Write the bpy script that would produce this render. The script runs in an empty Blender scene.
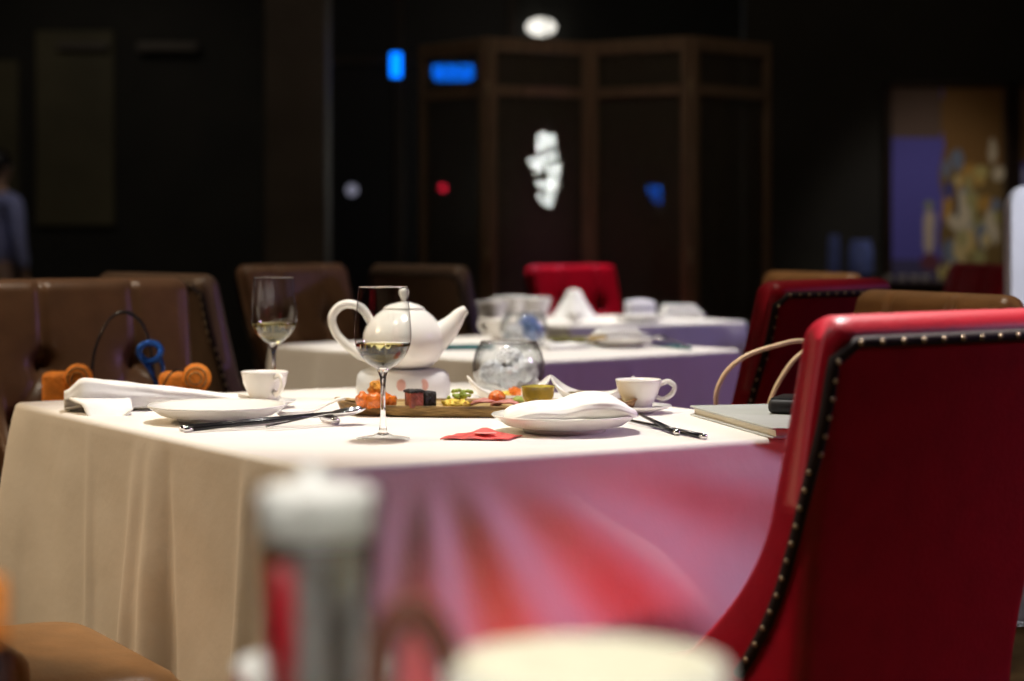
import bpy, bmesh, math, random
from mathutils import Vector, Matrix, noise
PI = math.pi
rnd = random.Random(7)
S = bpy.context.scene
COL = S.collection
HZ, F, HC = 236.0, 2000.0, 1.03            # horizon row, focal length in px (1024 wide), eye height
ZT = 0.75                                   # table height

def R(a): return math.radians(a)
def P(px, d): return (px-512)*d/F
def D(y, z): return (HC-z)*F/(y-HZ)         # depth of a point at height z seen on row y
def lerp(a, b, t): return a+(b-a)*t
def sm(a, b, x):
    t = max(0, min(1, (x-a)/(b-a))); return t*t*(3-2*t)

# ------------------------------------------------------------------ materials
def new_mat(name):
    m = bpy.data.materials.new(name); m.use_nodes = True
    nt = m.node_tree
    return m, nt, nt.nodes, nt.links, nt.nodes['Principled BSDF']

def mat(name, col, rough=.5, metal=0, vary=.12, scale=20, bump=0, bscale=60, spec=.5, trans=0, ior=1.45, coat=0,
        sheen=0, emit=None, estr=0, sss=0, detail=4, stretch=None):
    m, nt, N, L, b = new_mat(name)
    tc = N.new('ShaderNodeTexCoord')
    src = tc.outputs['Object']
    if stretch:
        mp = N.new('ShaderNodeMapping'); mp.inputs['Scale'].default_value = stretch
        L.new(src, mp.inputs['Vector']); src = mp.outputs['Vector']
    nz = N.new('ShaderNodeTexNoise'); nz.inputs['Scale'].default_value = scale; nz.inputs['Detail'].default_value = detail
    L.new(src, nz.inputs['Vector'])
    cr = N.new('ShaderNodeValToRGB')
    c0 = [max(0, c*(1-vary)) for c in col]; c1 = [min(1, c*(1+vary)) for c in col]
    cr.color_ramp.elements[0].position = .3; cr.color_ramp.elements[1].position = .7
    cr.color_ramp.elements[0].color = (*c0, 1); cr.color_ramp.elements[1].color = (*c1, 1)
    L.new(nz.outputs['Fac'], cr.inputs['Fac']); L.new(cr.outputs['Color'], b.inputs['Base Color'])
    b.inputs['Roughness'].default_value = rough; b.inputs['Metallic'].default_value = metal
    b.inputs['Specular IOR Level'].default_value = spec; b.inputs['IOR'].default_value = ior
    b.inputs['Transmission Weight'].default_value = trans; b.inputs['Coat Weight'].default_value = coat
    b.inputs['Sheen Weight'].default_value = sheen
    if sss:
        b.inputs['Subsurface Weight'].default_value = sss; b.inputs['Subsurface Scale'].default_value = .02
    if emit:
        b.inputs['Emission Color'].default_value = (*emit, 1); b.inputs['Emission Strength'].default_value = estr
    if bump:
        n2 = N.new('ShaderNodeTexNoise'); n2.inputs['Scale'].default_value = bscale; n2.inputs['Detail'].default_value = 6
        L.new(src, n2.inputs['Vector'])
        bp = N.new('ShaderNodeBump'); bp.inputs['Strength'].default_value = bump; bp.inputs['Distance'].default_value = .01
        L.new(n2.outputs['Fac'], bp.inputs['Height']); L.new(bp.outputs['Normal'], b.inputs['Normal'])
    return m

def thin_glass(name, tint=(.97, .98, .98), k=1.0):
    m, nt, N, L, b = new_mat(name)
    N.remove(b)
    out = N['Material Output']
    tr = N.new('ShaderNodeBsdfTransparent'); tr.inputs['Color'].default_value = (*tint, 1)
    gl = N.new('ShaderNodeBsdfGlossy'); gl.inputs['Roughness'].default_value = .02
    lw = N.new('ShaderNodeLayerWeight'); lw.inputs['Blend'].default_value = .5
    fr = N.new('ShaderNodeMath'); fr.operation = 'POWER'; fr.inputs[1].default_value = 3.0
    L.new(lw.outputs['Facing'], fr.inputs[0])
    mp = N.new('ShaderNodeMath'); mp.operation = 'MULTIPLY_ADD'
    mp.inputs[1].default_value = k*.8; mp.inputs[2].default_value = .075
    L.new(fr.outputs[0], mp.inputs[0])
    mx = N.new('ShaderNodeMixShader')
    L.new(mp.outputs[0], mx.inputs['Fac']); L.new(tr.outputs[0], mx.inputs[1]); L.new(gl.outputs[0], mx.inputs[2])
    L.new(mx.outputs[0], out.inputs['Surface'])
    return m

def weave_mat(name, col, hole=.5, scale=160):
    m, nt, N, L, b = new_mat(name)
    out = N['Material Output']
    tc = N.new('ShaderNodeTexCoord'); ck = N.new('ShaderNodeTexChecker'); ck.inputs['Scale'].default_value = scale
    L.new(tc.outputs['Object'], ck.inputs['Vector'])
    nz = N.new('ShaderNodeTexNoise'); nz.inputs['Scale'].default_value = 30
    L.new(tc.outputs['Object'], nz.inputs['Vector'])
    mxc = N.new('ShaderNodeMixRGB'); mxc.inputs[1].default_value = (*[c*.7 for c in col], 1); mxc.inputs[2].default_value = (*[c*1.3 for c in col], 1)
    L.new(nz.outputs['Fac'], mxc.inputs['Fac']); L.new(mxc.outputs[0], b.inputs['Base Color'])
    b.inputs['Roughness'].default_value = .7
    tr = N.new('ShaderNodeBsdfTransparent')
    mx = N.new('ShaderNodeMixShader'); L.new(ck.outputs['Fac'], mx.inputs['Fac'])
    L.new(b.outputs[0], mx.inputs[1]); L.new(tr.outputs[0], mx.inputs[2]); L.new(mx.outputs[0], out.inputs['Surface'])
    return m

def carpet_mat():
    m, nt, N, L, b = new_mat('carpet_pile')
    tc = N.new('ShaderNodeTexCoord')
    v = N.new('ShaderNodeTexVoronoi'); v.inputs['Scale'].default_value = 7
    n = N.new('ShaderNodeTexNoise'); n.inputs['Scale'].default_value = 14; n.inputs['Detail'].default_value = 6
    L.new(tc.outputs['Object'], v.inputs['Vector']); L.new(tc.outputs['Object'], n.inputs['Vector'])
    ad = N.new('ShaderNodeMath'); ad.operation = 'MULTIPLY'
    L.new(v.outputs['Distance'], ad.inputs[0]); L.new(n.outputs['Fac'], ad.inputs[1])
    cr = N.new('ShaderNodeValToRGB'); e = cr.color_ramp.elements
    e[0].position = .05; e[0].color = (.10, .055, .02, 1); e[1].position = .42; e[1].color = (.36, .26, .11, 1)
    k = e.new(.22); k.color = (.22, .14, .05, 1)
    L.new(ad.outputs[0], cr.inputs['Fac']); L.new(cr.outputs[0], b.inputs['Base Color'])
    b.inputs['Roughness'].default_value = .95
    bp = N.new('ShaderNodeBump'); bp.inputs['Strength'].default_value = .6
    n3 = N.new('ShaderNodeTexNoise'); n3.inputs['Scale'].default_value = 400; L.new(tc.outputs['Object'], n3.inputs['Vector'])
    L.new(n3.outputs['Fac'], bp.inputs['Height']); L.new(bp.outputs[0], b.inputs['Normal'])
    return m

def attr_mat(name, rough=.6):
    m, nt, N, L, b = new_mat(name)
    a = N.new('ShaderNodeVertexColor'); a.layer_name = 'paint'
    nz = N.new('ShaderNodeTexNoise'); nz.inputs['Scale'].default_value = 40
    hs = N.new('ShaderNodeHueSaturation')
    mp = N.new('ShaderNodeMapRange'); mp.inputs[3].default_value = .85; mp.inputs[4].default_value = 1.15
    L.new(nz.outputs['Fac'], mp.inputs[0]); L.new(mp.outputs[0], hs.inputs['Value']); L.new(a.outputs[0], hs.inputs['Color'])
    L.new(hs.outputs[0], b.inputs['Base Color']); b.inputs['Roughness'].default_value = rough
    return m

def wood_mat(name, c0, c1, rough=.4, scale=6):
    m, nt, N, L, b = new_mat(name)
    tc = N.new('ShaderNodeTexCoord'); mp = N.new('ShaderNodeMapping'); mp.inputs['Scale'].default_value = (14, 14, 1.2)
    L.new(tc.outputs['Object'], mp.inputs['Vector'])
    n = N.new('ShaderNodeTexNoise'); n.inputs['Scale'].default_value = scale; n.inputs['Detail'].default_value = 8
    L.new(mp.outputs[0], n.inputs['Vector'])
    cr = N.new('ShaderNodeValToRGB'); cr.color_ramp.elements[0].color = (*c0, 1); cr.color_ramp.elements[1].color = (*c1, 1)
    cr.color_ramp.elements[0].position = .35; cr.color_ramp.elements[1].position = .65
    L.new(n.outputs['Fac'], cr.inputs['Fac']); L.new(cr.outputs[0], b.inputs['Base Color']); b.inputs['Roughness'].default_value = rough
    return m

M = dict(
    cloth=mat('white_table_linen', (.80, .77, .72), .85, vary=.03, scale=6, bump=.35, bscale=9, spec=.2, sheen=.1),
    napkin=mat('white_napkin_linen', (.84, .83, .80), .85, vary=.03, scale=30, bump=.12, bscale=60, spec=.2),
    china=mat('white_glazed_china', (.83, .81, .76), .18, vary=.02, scale=8, spec=.5),
    bisque=mat('frosted_white_china', (.80, .79, .76), .45, vary=.04, scale=14),
    tan=mat('tan_leather', (.27, .13, .045), .36, vary=.12, scale=24, bump=.10, bscale=180),
    brown=mat('brown_leather', (.145, .074, .038), .34, vary=.14, scale=24, bump=.10, bscale=180),
    dkbrown=mat('dark_brown_leather', (.085, .05, .03), .42, vary=.14, scale=24, bump=.10, bscale=180),
    red=mat('red_leather', (.24, .0026, .010), .44, vary=.08, scale=24, bump=.10, bscale=180, spec=.22),
    trim=mat('dark_piping_leather', (.014, .007, .006), .75, spec=.2),
    nail=mat('antique_brass', (.30, .23, .15), .4, metal=1),
    darkwood=wood_mat('dark_wood', (.018, .009, .005), (.04, .02, .011)),
    screenwood=wood_mat('screen_wood', (.10, .065, .038), (.17, .11, .065), .55),
    weave=weave_mat('screen_weave', (.045, .036, .022)),
    glass=thin_glass('clear_thin_glass'),
    solidglass=mat('clear_solid_glass', (1, 1, 1), .0, vary=0, trans=1, ior=1.45),
    wine=mat('pale_white_wine', (.93, .85, .38), .0, vary=.02, trans=1, ior=1.34),
    steel=mat('polished_steel', (.80, .80, .82), .12, metal=1, vary=.05),
    black=mat('black_lacquer', (.012, .012, .016), .25, vary=.2),
    blackm=mat('matt_black', (.008, .008, .009), .6, vary=.2),
    bamboo=mat('gold_brown_weave', (.44, .31, .12), .5, vary=.5, scale=55, bump=.7, bscale=120, stretch=(.35, 1, 3)),
    bambooside=mat('brown_woven_rim', (.30, .18, .06), .5, vary=.6, scale=60, bump=.8, bscale=110, stretch=(.4, 1, 3)),
    orange=mat('orange_glaze', (.80, .17, .015), .22, vary=.45, scale=70, bump=.5, bscale=120, coat=.4),
    yellow=mat('yellow_crumble', (.85, .58, .08), .45, vary=.3, scale=80, bump=.5, bscale=150),
    green=mat('fresh_green', (.34, .44, .08), .4, vary=.35, scale=80, bump=.3, bscale=150),
    roast=mat('roast_red_meat', (.26, .055, .03), .35, vary=.5, scale=70, bump=.4, bscale=150),
    char=mat('charred_crust', (.010, .007, .006), .5, vary=.5, scale=90, bump=.8, bscale=150),
    ham=mat('pink_ham', (.55, .22, .19), .4, vary=.3, scale=60, bump=.3, bscale=100),
    goldglass=mat('amber_green_glass', (.62, .50, .08), .12, vary=.45, scale=30, trans=.35, coat=.6),
    redcard=mat('red_paper_packet', (.70, .10, .09), .5, vary=.45, scale=45),
    grey=mat('pale_grey_cover', (.42, .44, .42), .5, vary=.06),
    cream=mat('cream_edge', (.62, .58, .46), .6, vary=.08, stretch=(1, 1, 60)),
    beige=mat('beige_leather', (.66, .48, .30), .4, vary=.1),
    petalw=mat('white_petals', (.92, .93, .95), .6, vary=.04, scale=60),
    petalb=mat('blue_petals', (.28, .40, .72), .6, vary=.25, scale=60, sss=.1),
    stem=mat('plant_stem', (.20, .34, .10), .5, vary=.2),
    bluemetal=mat('blue_satin', (.03, .16, .75), .15, vary=.4, scale=40, metal=.4),
    orangefab=mat('orange_felt', (.75, .23, .02), .7, vary=.18, scale=60, bump=.3, bscale=150),
    copper=mat('brown_handle_wood', (.16, .055, .03), .45, metal=0, vary=.2),
    foam=mat('cream_foam', (.84, .80, .60), .7, vary=.1, scale=40, bump=.5, bscale=80),
    foamw=mat('white_foam', (.88, .87, .82), .75, vary=.05, scale=40, bump=.6, bscale=70),
    cola=mat('dark_brown_drink', (.06, .032, .011), .12, vary=.4, scale=20),
    redplastic=mat('red_plastic', (.30, .008, .015), .35, vary=.1),
    strawm=mat('white_straw', (.86, .86, .83), .45, vary=.03),
    wall=mat('dark_wall', (.018, .016, .012), .7, vary=.3, scale=3),
    wallpanel=mat('olive_wall_panel', (.10, .085, .045), .6, vary=.25, scale=2),
    pillar=mat('pillar_stone', (.12, .10, .085), .6, vary=.2, scale=3),
    ceil=mat('black_ceiling', (.012, .011, .010), .9, vary=.2),
    pane=mat('night_window_glass', (.004, .005, .008), .35, vary=.2, spec=.5),
    carpet=carpet_mat(),
    paint=attr_mat('mural_paint'),
    skin=mat('skin', (.42, .25, .17), .5, vary=.08, sss=.1),
    hair=mat('black_hair', (.010, .008, .008), .45, vary=.3, scale=80),
    shirt=mat('pale_blue_cotton', (.34, .36, .62), .8, vary=.1, bump=.2, bscale=20),
    trousers=mat('navy_cloth', (.02, .02, .035), .8, vary=.2),
    white=mat('white_lacquer', (.78, .78, .84), .35, vary=.03),
    lampw=mat('lit_white_shade', (.9, .9, .85), .5, emit=(1, .96, .86), estr=1.3),
    crystal=mat('lit_crystal', (.9, .9, .9), .3, emit=(.95, 1, .93), estr=20.0),
    neonb=mat('lit_blue_sign', (.02, .15, .6), .4, emit=(.0, .17, 1.0), estr=2.6),
    neonr=mat('lit_red_lens', (.6, .02, .04), .4, emit=(1, .02, .06), estr=2.2),
    bluelit=mat('blue_lit_glass', (.22, .30, .80), .15, vary=.2),  # blue light falling on the vases is put into the base colour
    teal=mat('teal_lacquer', (.01, .14, .15), .3, vary=.2),
)

# ------------------------------------------------------------------ builders
def tag(o, label=None, cat=None, group=None, kind=None):
    if label: o['label'] = label
    if cat: o['category'] = cat
    if group: o['group'] = group
    if kind: o['kind'] = kind
    return o

def link(name, bm, m, parent=None, smooth=True, loc=None, rotz=None, auto=None):
    bmesh.ops.recalc_face_normals(bm, faces=bm.faces[:])
    me = bpy.data.meshes.new(name); bm.to_mesh(me); bm.free()
    for p in me.polygons: p.use_smooth = smooth
    if auto:
        try: me.set_sharp_from_angle(angle=R(auto))
        except Exception: pass
    me.materials.append(M[m] if isinstance(m, str) else m)
    o = bpy.data.objects.new(name, me); COL.objects.link(o)
    if parent: o.parent = parent
    if loc: o.location = loc
    if rotz is not None: o.rotation_euler.z = rotz
    return o

def thing(name, label, cat, loc=(0, 0, 0), rotz=0, group=None):
    o = bpy.data.objects.new(name, None); COL.objects.link(o)
    o.empty_display_size = .1
    o.location = loc; o.rotation_euler = (0, 0, rotz)
    return tag(o, label, cat, group)

def dup(root, loc, rotz, label=None, group=None, swap=None):
    def cp(o, parent):
        c = o.copy(); COL.objects.link(c)
        if parent: c.parent = parent
        if swap and c.type == 'MESH':
            key = o.data.materials[0].name
            if key in swap:
                ck = (o.data.name, swap[key])
                if ck not in SWAPPED:
                    me = o.data.copy(); me.materials[0] = M[swap[key]]; SWAPPED[ck] = me
                c.data = SWAPPED[ck]
        for ch in KIDS(o): cp(ch, c)
        return c
    r = cp(root, None)
    r.location = loc; r.rotation_euler = (0, 0, rotz)
    if label: r['label'] = label
    if group: r['group'] = group
    return r
SWAPPED = {}
def KIDS(o): return [c for c in list(o.children)]

def loft(bm, rings, cap0=True, cap1=True, closed=True):
    V = [[bm.verts.new(p) for p in r] for r in rings]
    n = len(V[0])
    for a, b in zip(V[:-1], V[1:]):
        for i in range(n if closed else n-1):
            j = (i+1) % n
            bm.faces.new((a[i], a[j], b[j], b[i]))
    if cap0 and closed: bm.faces.new(V[0][::-1])
    if cap1 and closed: bm.faces.new(V[-1])
    return V

def lathe(bm, prof, seg=32, c=(0, 0, 0), sx=1, sy=1, open_=False):
    """prof: (radius, z) list; radius 0 closes to a pole."""
    rings = []
    for r, z in prof:
        if r < 1e-6: rings.append([bm.verts.new((c[0], c[1], c[2]+z))])
        else: rings.append([bm.verts.new((c[0]+r*sx*math.cos(2*PI*i/seg), c[1]+r*sy*math.sin(2*PI*i/seg), c[2]+z)) for i in range(seg)])
    for a, b in zip(rings[:-1], rings[1:]):
        for i in range(seg):
            j = (i+1) % seg
            if len(a) == 1 and len(b) == 1: continue
            if len(a) == 1: bm.faces.new((a[0], b[j], b[i]))
            elif len(b) == 1: bm.faces.new((a[i], a[j], b[0]))
            else: bm.faces.new((a[i], a[j], b[j], b[i]))
    return bm

def smooth_path(pts, n=8, closed=False):
    pts = [Vector(p) for p in pts]; out = []
    N = len(pts)
    for i in range(N-1):
        p0 = pts[max(i-1, 0)]; p1 = pts[i]; p2 = pts[i+1]; p3 = pts[min(i+2, N-1)]
        for k in range(n):
            t = k/n
            out.append(.5*((2*p1)+(p2-p0)*t+(2*p0-5*p1+4*p2-p3)*t*t+(3*p1-p0-3*p2+p3)*t**3))
    out.append(pts[-1]); return out

def tube(bm, pts, rad, seg=10, flat=1.0, up=None):
    pts = [Vector(p) for p in pts]; n = len(pts)
    rads = rad if isinstance(rad, (list, tuple)) else [rad]*n
    if len(rads) != n: rads = [lerp(rads[0], rads[-1], i/(n-1)) if len(rads) == 2 else rads[min(len(rads)-1, int(i/(n-1)*(len(rads)-1)+.5))] for i in range(n)]
    ref = Vector(up) if up else None
    rings = []; prev = None
    for i, p in enumerate(pts):
        t = (pts[min(i+1, n-1)]-pts[max(i-1, 0)]).normalized()
        if prev is None:
            a = ref if ref else (Vector((0, 0, 1)) if abs(t.z) < .9 else Vector((1, 0, 0)))
        else: a = ref if ref else prev
        u = (a-t*a.dot(t)); u = u.normalized() if u.length > 1e-6 else t.orthogonal().normalized()
        w = t.cross(u); prev = u
        rings.append([p+u*(rads[i]*flat*math.cos(2*PI*k/seg))+w*(rads[i]*math.sin(2*PI*k/seg)) for k in range(seg)])
    loft(bm, rings); return bm

def rbox(bm, c, s, r=.01, seg=3, rot=None):
    """bevelled box, centre c, size s"""
    b2 = bmesh.new(); bmesh.ops.create_cube(b2, size=1)
    for v in b2.verts: v.co = Vector((v.co.x*s[0], v.co.y*s[1], v.co.z*s[2]))
    if r > 0: bmesh.ops.bevel(b2, geom=b2.edges[:]+b2.verts[:], offset=min(r, min(s)*.49), segments=seg, profile=.5, affect='EDGES')
    mx = Matrix.Translation(c) @ (rot.to_4x4() if rot else Matrix.Identity(4))
    me = bpy.data.meshes.new('tmp'); b2.transform(mx); b2.to_mesh(me); b2.free()
    bm.from_mesh(me); bpy.data.meshes.remove(me); return bm

def ball(bm, c, r, u=12, v=8, s=(1, 1, 1), jit=0, seed=0):
    b2 = bmesh.new(); bmesh.ops.create_uvsphere(b2, u_segments=u, v_segments=v, radius=1)
    for q in b2.verts:
        k = 1+jit*noise.noise(q.co*1.7+Vector((seed*3.1, seed*1.7, seed)))
        q.co = Vector((q.co.x*r*s[0]*k+c[0], q.co.y*r*s[1]*k+c[1], q.co.z*r*s[2]*k+c[2]))
    me = bpy.data.meshes.new('tmp'); b2.to_mesh(me); b2.free(); bm.from_mesh(me); bpy.data.meshes.remove(me); return bm

def one(name, m, fn, label, cat, loc=None, rotz=None, group=None, smooth=True, auto=None):
    bm = bmesh.new(); fn(bm); o = link(name, bm, m, None, smooth, loc, rotz, auto); return tag(o, label, cat, group)
def part(name, m, parent, fn, smooth=True, auto=None):
    bm = bmesh.new(); fn(bm); return link(name, bm, m, parent, smooth, auto=auto)

# ------------------------------------------------------------------ the room
def struct(name, m, fn, smooth=False, parent=None):
    bm = bmesh.new(); fn(bm); o = link(name, bm, m, parent, smooth); o['kind'] = 'structure'; return o
struct('floor', 'carpet', lambda b: rbox(b, (0, 5.2, -.05), (11, 17, .1), 0))
struct('ceiling', 'ceil', lambda b: rbox(b, (0, 5.2, 3.45), (11, 17, .1), 0))
struct('wall_back', 'wall', lambda b: rbox(b, (0, 13.5, 1.7), (11, .2, 3.4), 0))
struct('wall_left', 'wall', lambda b: rbox(b, (-5.4, 5.2, 1.7), (.2, 16.4, 3.4), 0))
struct('wall_right', 'wall', lambda b: rbox(b, (5.4, 5.2, 1.7), (.2, 16.4, 3.4), 0))
struct('wall_front', 'wall', lambda b: rbox(b, (0, -3.1, 1.7), (11, .2, 3.4), 0))
struct('wall_mural', 'wall', lambda b: rbox(b, (3.15, 9.95, 1.7), (4.0, .15, 3.4), 0))
struct('pillar', 'pillar', lambda b: rbox(b, (-1.085, 10.15, 1.7), (.31, .31, 3.4), .012))
w = struct('window_1', 'pane', lambda b: rbox(b, (-.75, 13.38, 1.5), (1.5, .03, 2.9), 0))
struct('window_frame', 'darkwood', lambda b: [rbox(b, (x, 13.34, 1.5), (.06, .08, 2.96), .008) for x in (-1.5, -.75, 0)]+[rbox(b, (-.75, 13.34, z), (1.56, .08, .06), .008) for z in (.05, 2.2, 2.95)], parent=w)
struct('trim_1', 'wallpanel', lambda b: [rbox(b, (-2.92, 13.37, 1.75), (.52, .06, 1.3), .01)]+[rbox(b, (-3.45, 13.37, 1.6), (.3, .06, 1.2), .01)])
struct('trim_2', 'pillar', lambda b: [rbox(b, (-2.29, 13.33, 2.29), (.40, .14, .06), .01), rbox(b, (-2.85, 13.33, 2.29), (.34, .14, .05), .01)])

# ------------------------------------------------------------------ chairs
CW_T, CW_B, CH = .223, .192, .945          # half widths at top / bottom, overall height
def rear(z): return -.205-.095*max(0, (z-.5)/.445)**1.25
def front(z): return rear(z)+lerp(.095, .060, sm(.45, .9, z))
def sweep(z): return .056*min(1.50, max(0, (.725-z)/.137))**2.0
def halfw(z): return lerp(CW_B, CW_T, sm(.45, .95, z))

def back_mesh(bm, tufted=True):
    zs = [.40+i*(CH-.03-.40)/54 for i in range(55)]
    rings = []
    rc = .022
    btn = [(x, z) for z in (.80, .66) for x in ((-.145, 0, .145) if abs(z-.80) < .01 else (-.075, .075))]
    btn = [(-.095, .775), (.095, .775), (0, .66), (-.17, .66), (.17, .66), (-.095, .55), (.095, .55)]
    def dent(x, z):
        d = 0
        for bx, bz in btn:
            r = math.hypot(x-bx, (z-bz)*1.0); d += .030*math.exp(-(r/.022)**2)+.016*math.exp(-(r/.06)**2)
        for bx in (-.095, .095):                      # pleats running from the top buttons up over the head edge
            if z > .775: d += .010*math.exp(-((x-bx)/.008)**2)
        for a, b in (((-.095, .775), (0, .66)), ((.095, .775), (0, .66)), ((-.095, .775), (-.17, .66)), ((.095, .775), (.17, .66)), ((0, .66), (-.095, .55)), ((0, .66), (.095, .55))):
            vx, vz = b[0]-a[0], b[1]-a[1]; l2 = vx*vx+vz*vz
            t = max(0, min(1, ((x-a[0])*vx+(z-a[1])*vz)/l2)); r = math.hypot(x-a[0]-vx*t, z-a[1]-vz*t)
            d += .007*math.exp(-(r/.007)**2)
        return d
    def ring(z, inset, zz):
        w = halfw(z)-inset; yr = rear(z)+inset; yf = front(z)-inset*.9; sw = sweep(z)
        pts = []
        n = 40
        rr = max(.002, rc-inset*.6)
        swr = sw*.92
        for i in range(9):                             # rear left corner up the rear side (wraps forward low down)
            t = i/8; pts.append((-w, yr+rr+swr*(1-t), zz))
        for i in range(1, 6):
            a = PI+ i/6*PI/2; pts.append((-w+rr+rr*math.cos(a), yr+rr+rr*math.sin(a), zz))
        for i in range(n+1):
            x = lerp(-w+rr, w-rr, i/n); pts.append((x, yr-.006*(1-(x/w)**2), zz))
        for i in range(1, 6):
            a = 1.5*PI+i/6*PI/2; pts.append((w-rr+rr*math.cos(a), yr+rr+rr*math.sin(a), zz))
        for i in range(9):
            t = i/8; pts.append((w, yr+rr+swr*t, zz))
        yt = yf+sw
        for i in range(1, 9):                          # rounded front of the right wing
            t = i/8; a = t*PI*.5
            pts.append((w-rr+rr*math.cos(a), max(yr+rr+swr, yt-rr)+rr*math.sin(a), zz))
        m = 56
        for i in range(1, m):
            x = lerp(w-rr, -w+rr, i/m); k = abs(x)/w
            y = yf+sw*sm(.72, .97, k)
            if tufted: y += .012*(1-k*k)-dent(x, z)
            pts.append((x, y, zz))
        for i in range(8, 0, -1):
            t = i/8; a = t*PI*.5
            pts.append((-w+rr-rr*math.cos(a), max(yr+rr+swr, yt-rr)+rr*math.sin(a), zz))
        return pts
    for z in zs: rings.append(ring(z, 0, z))
    r = .030
    for i in range(1, 9):
        a = i/8*PI/2*.93
        rings.append(ring(zs[-1]+r*math.sin(a)*.5, r*(1-math.cos(a))*.95, zs[-1]+r*math.sin(a)))
    loft(bm, rings)

def band_path():
    pts = []
    zt = CH-.028
    zl = [.535+i*(zt-.02-.535)/36 for i in range(37)]
    L = []
    for z in zl:
        s = sweep(z)*.62; k = sm(.86, .66, z)
        x = -halfw(z)+lerp(.0065, -.001, k); y = rear(z)+lerp(.0045, .022, k)+s
        L.append(Vector((x, y, z)))
    top = [Vector((lerp(-halfw(zt)+.03, halfw(zt)-.03, i/24), rear(zt)-.0055*(1-(lerp(-1, 1, i/24))**2)-.001, zt)) for i in range(25)]
    return L+top+[Vector((-v.x, v.y, v.z)) for v in L[::-1]]

def make_chair(name, label, leather, group):
    t = thing(name, label, 'chair', (0, 0, 0), 0, group)
    part('backrest', leather, t, back_mesh)
    def seat(b):
        rings = []
        for z, ins in ((.36, .012), (.365, .004), (.38, 0), (.45, 0), (.468, .004), (.480, .012), (.488, .028), (.492, .06), (.494, .12)):
            ring = []
            hw, y0, y1, rr = .222-ins, -.19+ins, .210-ins, .05
            for cx, cy, a0 in ((hw-rr, y1-rr, 0), (-hw+rr, y1-rr, 90), (-hw+rr, y0+rr, 180), (hw-rr, y0+rr, 270)):
                for k in range(7):
                    a = R(a0+k*15); ring.append((cx+rr*math.cos(a), cy+rr*math.sin(a), z))
            rings.append(ring)
        loft(b, rings)
    st = part('seat', leather, t, seat)
    def pipe(b):
        ring = []
        hw, y0, y1, rr = .221, -.18, .209, .05
        for cx, cy, a0 in ((hw-rr, y1-rr, 0), (-hw+rr, y1-rr, 90), (-hw+rr, y0+rr, 180), (hw-rr, y0+rr, 270)):
            for k in range(7):
                a = R(a0+k*15); ring.append((cx+rr*math.cos(a), cy+rr*math.sin(a), .462))
        tube(b, ring+[ring[0]], .005, 8)
    part('seat_piping', leather, st, pipe)
    bp = band_path()
    def band(b):
        tube(b, bp, .0072, 8); n0 = len(b.faces)
        acc = 0
        for p, q in zip(bp[:-1], bp[1:]):
            acc += (q-p).length
            if acc > .0185:
                acc = 0
                o = Vector((0, -1, 0)) if abs(q.x) < halfw(q.z)-.004 else Vector((math.copysign(1, q.x), -.3, 0)).normalized()
                ball(b, q+o*.0065, .0033, 8, 6)
        b.faces.ensure_lookup_table()
        for f in b.faces[n0:]: f.material_index = 1
    part('studded_piping', 'trim', t, band).data.materials.append(M['nail'])
    for x in (-1, 1):
        for y in (-1, 1):
            part('leg', 'darkwood', t, lambda b: tube(b, [(x*.18, .16 if y > 0 else -.20, .37), (x*.185, .165 if y > 0 else -.25, 0)], [.022, .014], 8))
    return t

RC = 'red leather dining chairs'; BC = 'brown leather dining chairs'
red0 = make_chair('dining_chair', 'large red leather chair with nailhead trim, seen from behind, nearest the camera', 'red', RC)
red0.location = (.337, 2.475, 0); red0.rotation_euler.z = R(38)
dup(red0, (.4215, 4.135, 0), R(50), 'red leather chair at the second table, partly hidden behind the nearest red chair', RC)
e_ = dup(red0, (.40, 7.42, 0), R(180+42), 'red leather chair facing the camera at the far table before the folding screen', RC)
dup(red0, (1.20, 6.15, 0), R(100), 'shadowed maroon chair in front of the sideboard under the mural', RC)
e_.scale = (1, 1, .975)
sw = lambda m: {'red_leather': m}
def brown(loc, rz, m, label): return dup(red0, (*loc, 0), R(rz), label, BC, sw(m))
brown((-.684, 2.570), -60, 'tan', 'tan leather chair at bottom left whose empty seat meets the nearest tablecloth')
brown((-.738, 3.806), 210, 'brown', 'brown button-tufted chair facing the camera with a handbag on its seat')
brown((-.63, 4.805), -47, 'dkbrown', 'dark brown chair half hidden behind the tufted chair with the handbag')
brown((-.455, 5.88), 232, 'brown', 'brown chair behind the second table, seen above the rear wine glass')
brown((-.075, 6.12), -50, 'dkbrown', 'dark brown chair seen from behind, just above the white teapot')
k = brown((.512, 3.44), 114, 'tan', 'tan chair whose bright top edge rises just behind the nearest red chair'); k.scale = (1, 1, .985)
k2 = brown((.585, 5.40), 114, 'tan', 'tan chair whose top edge peeks over the red chair at the second table')

k2.scale = (1, 1, .985)
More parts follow.
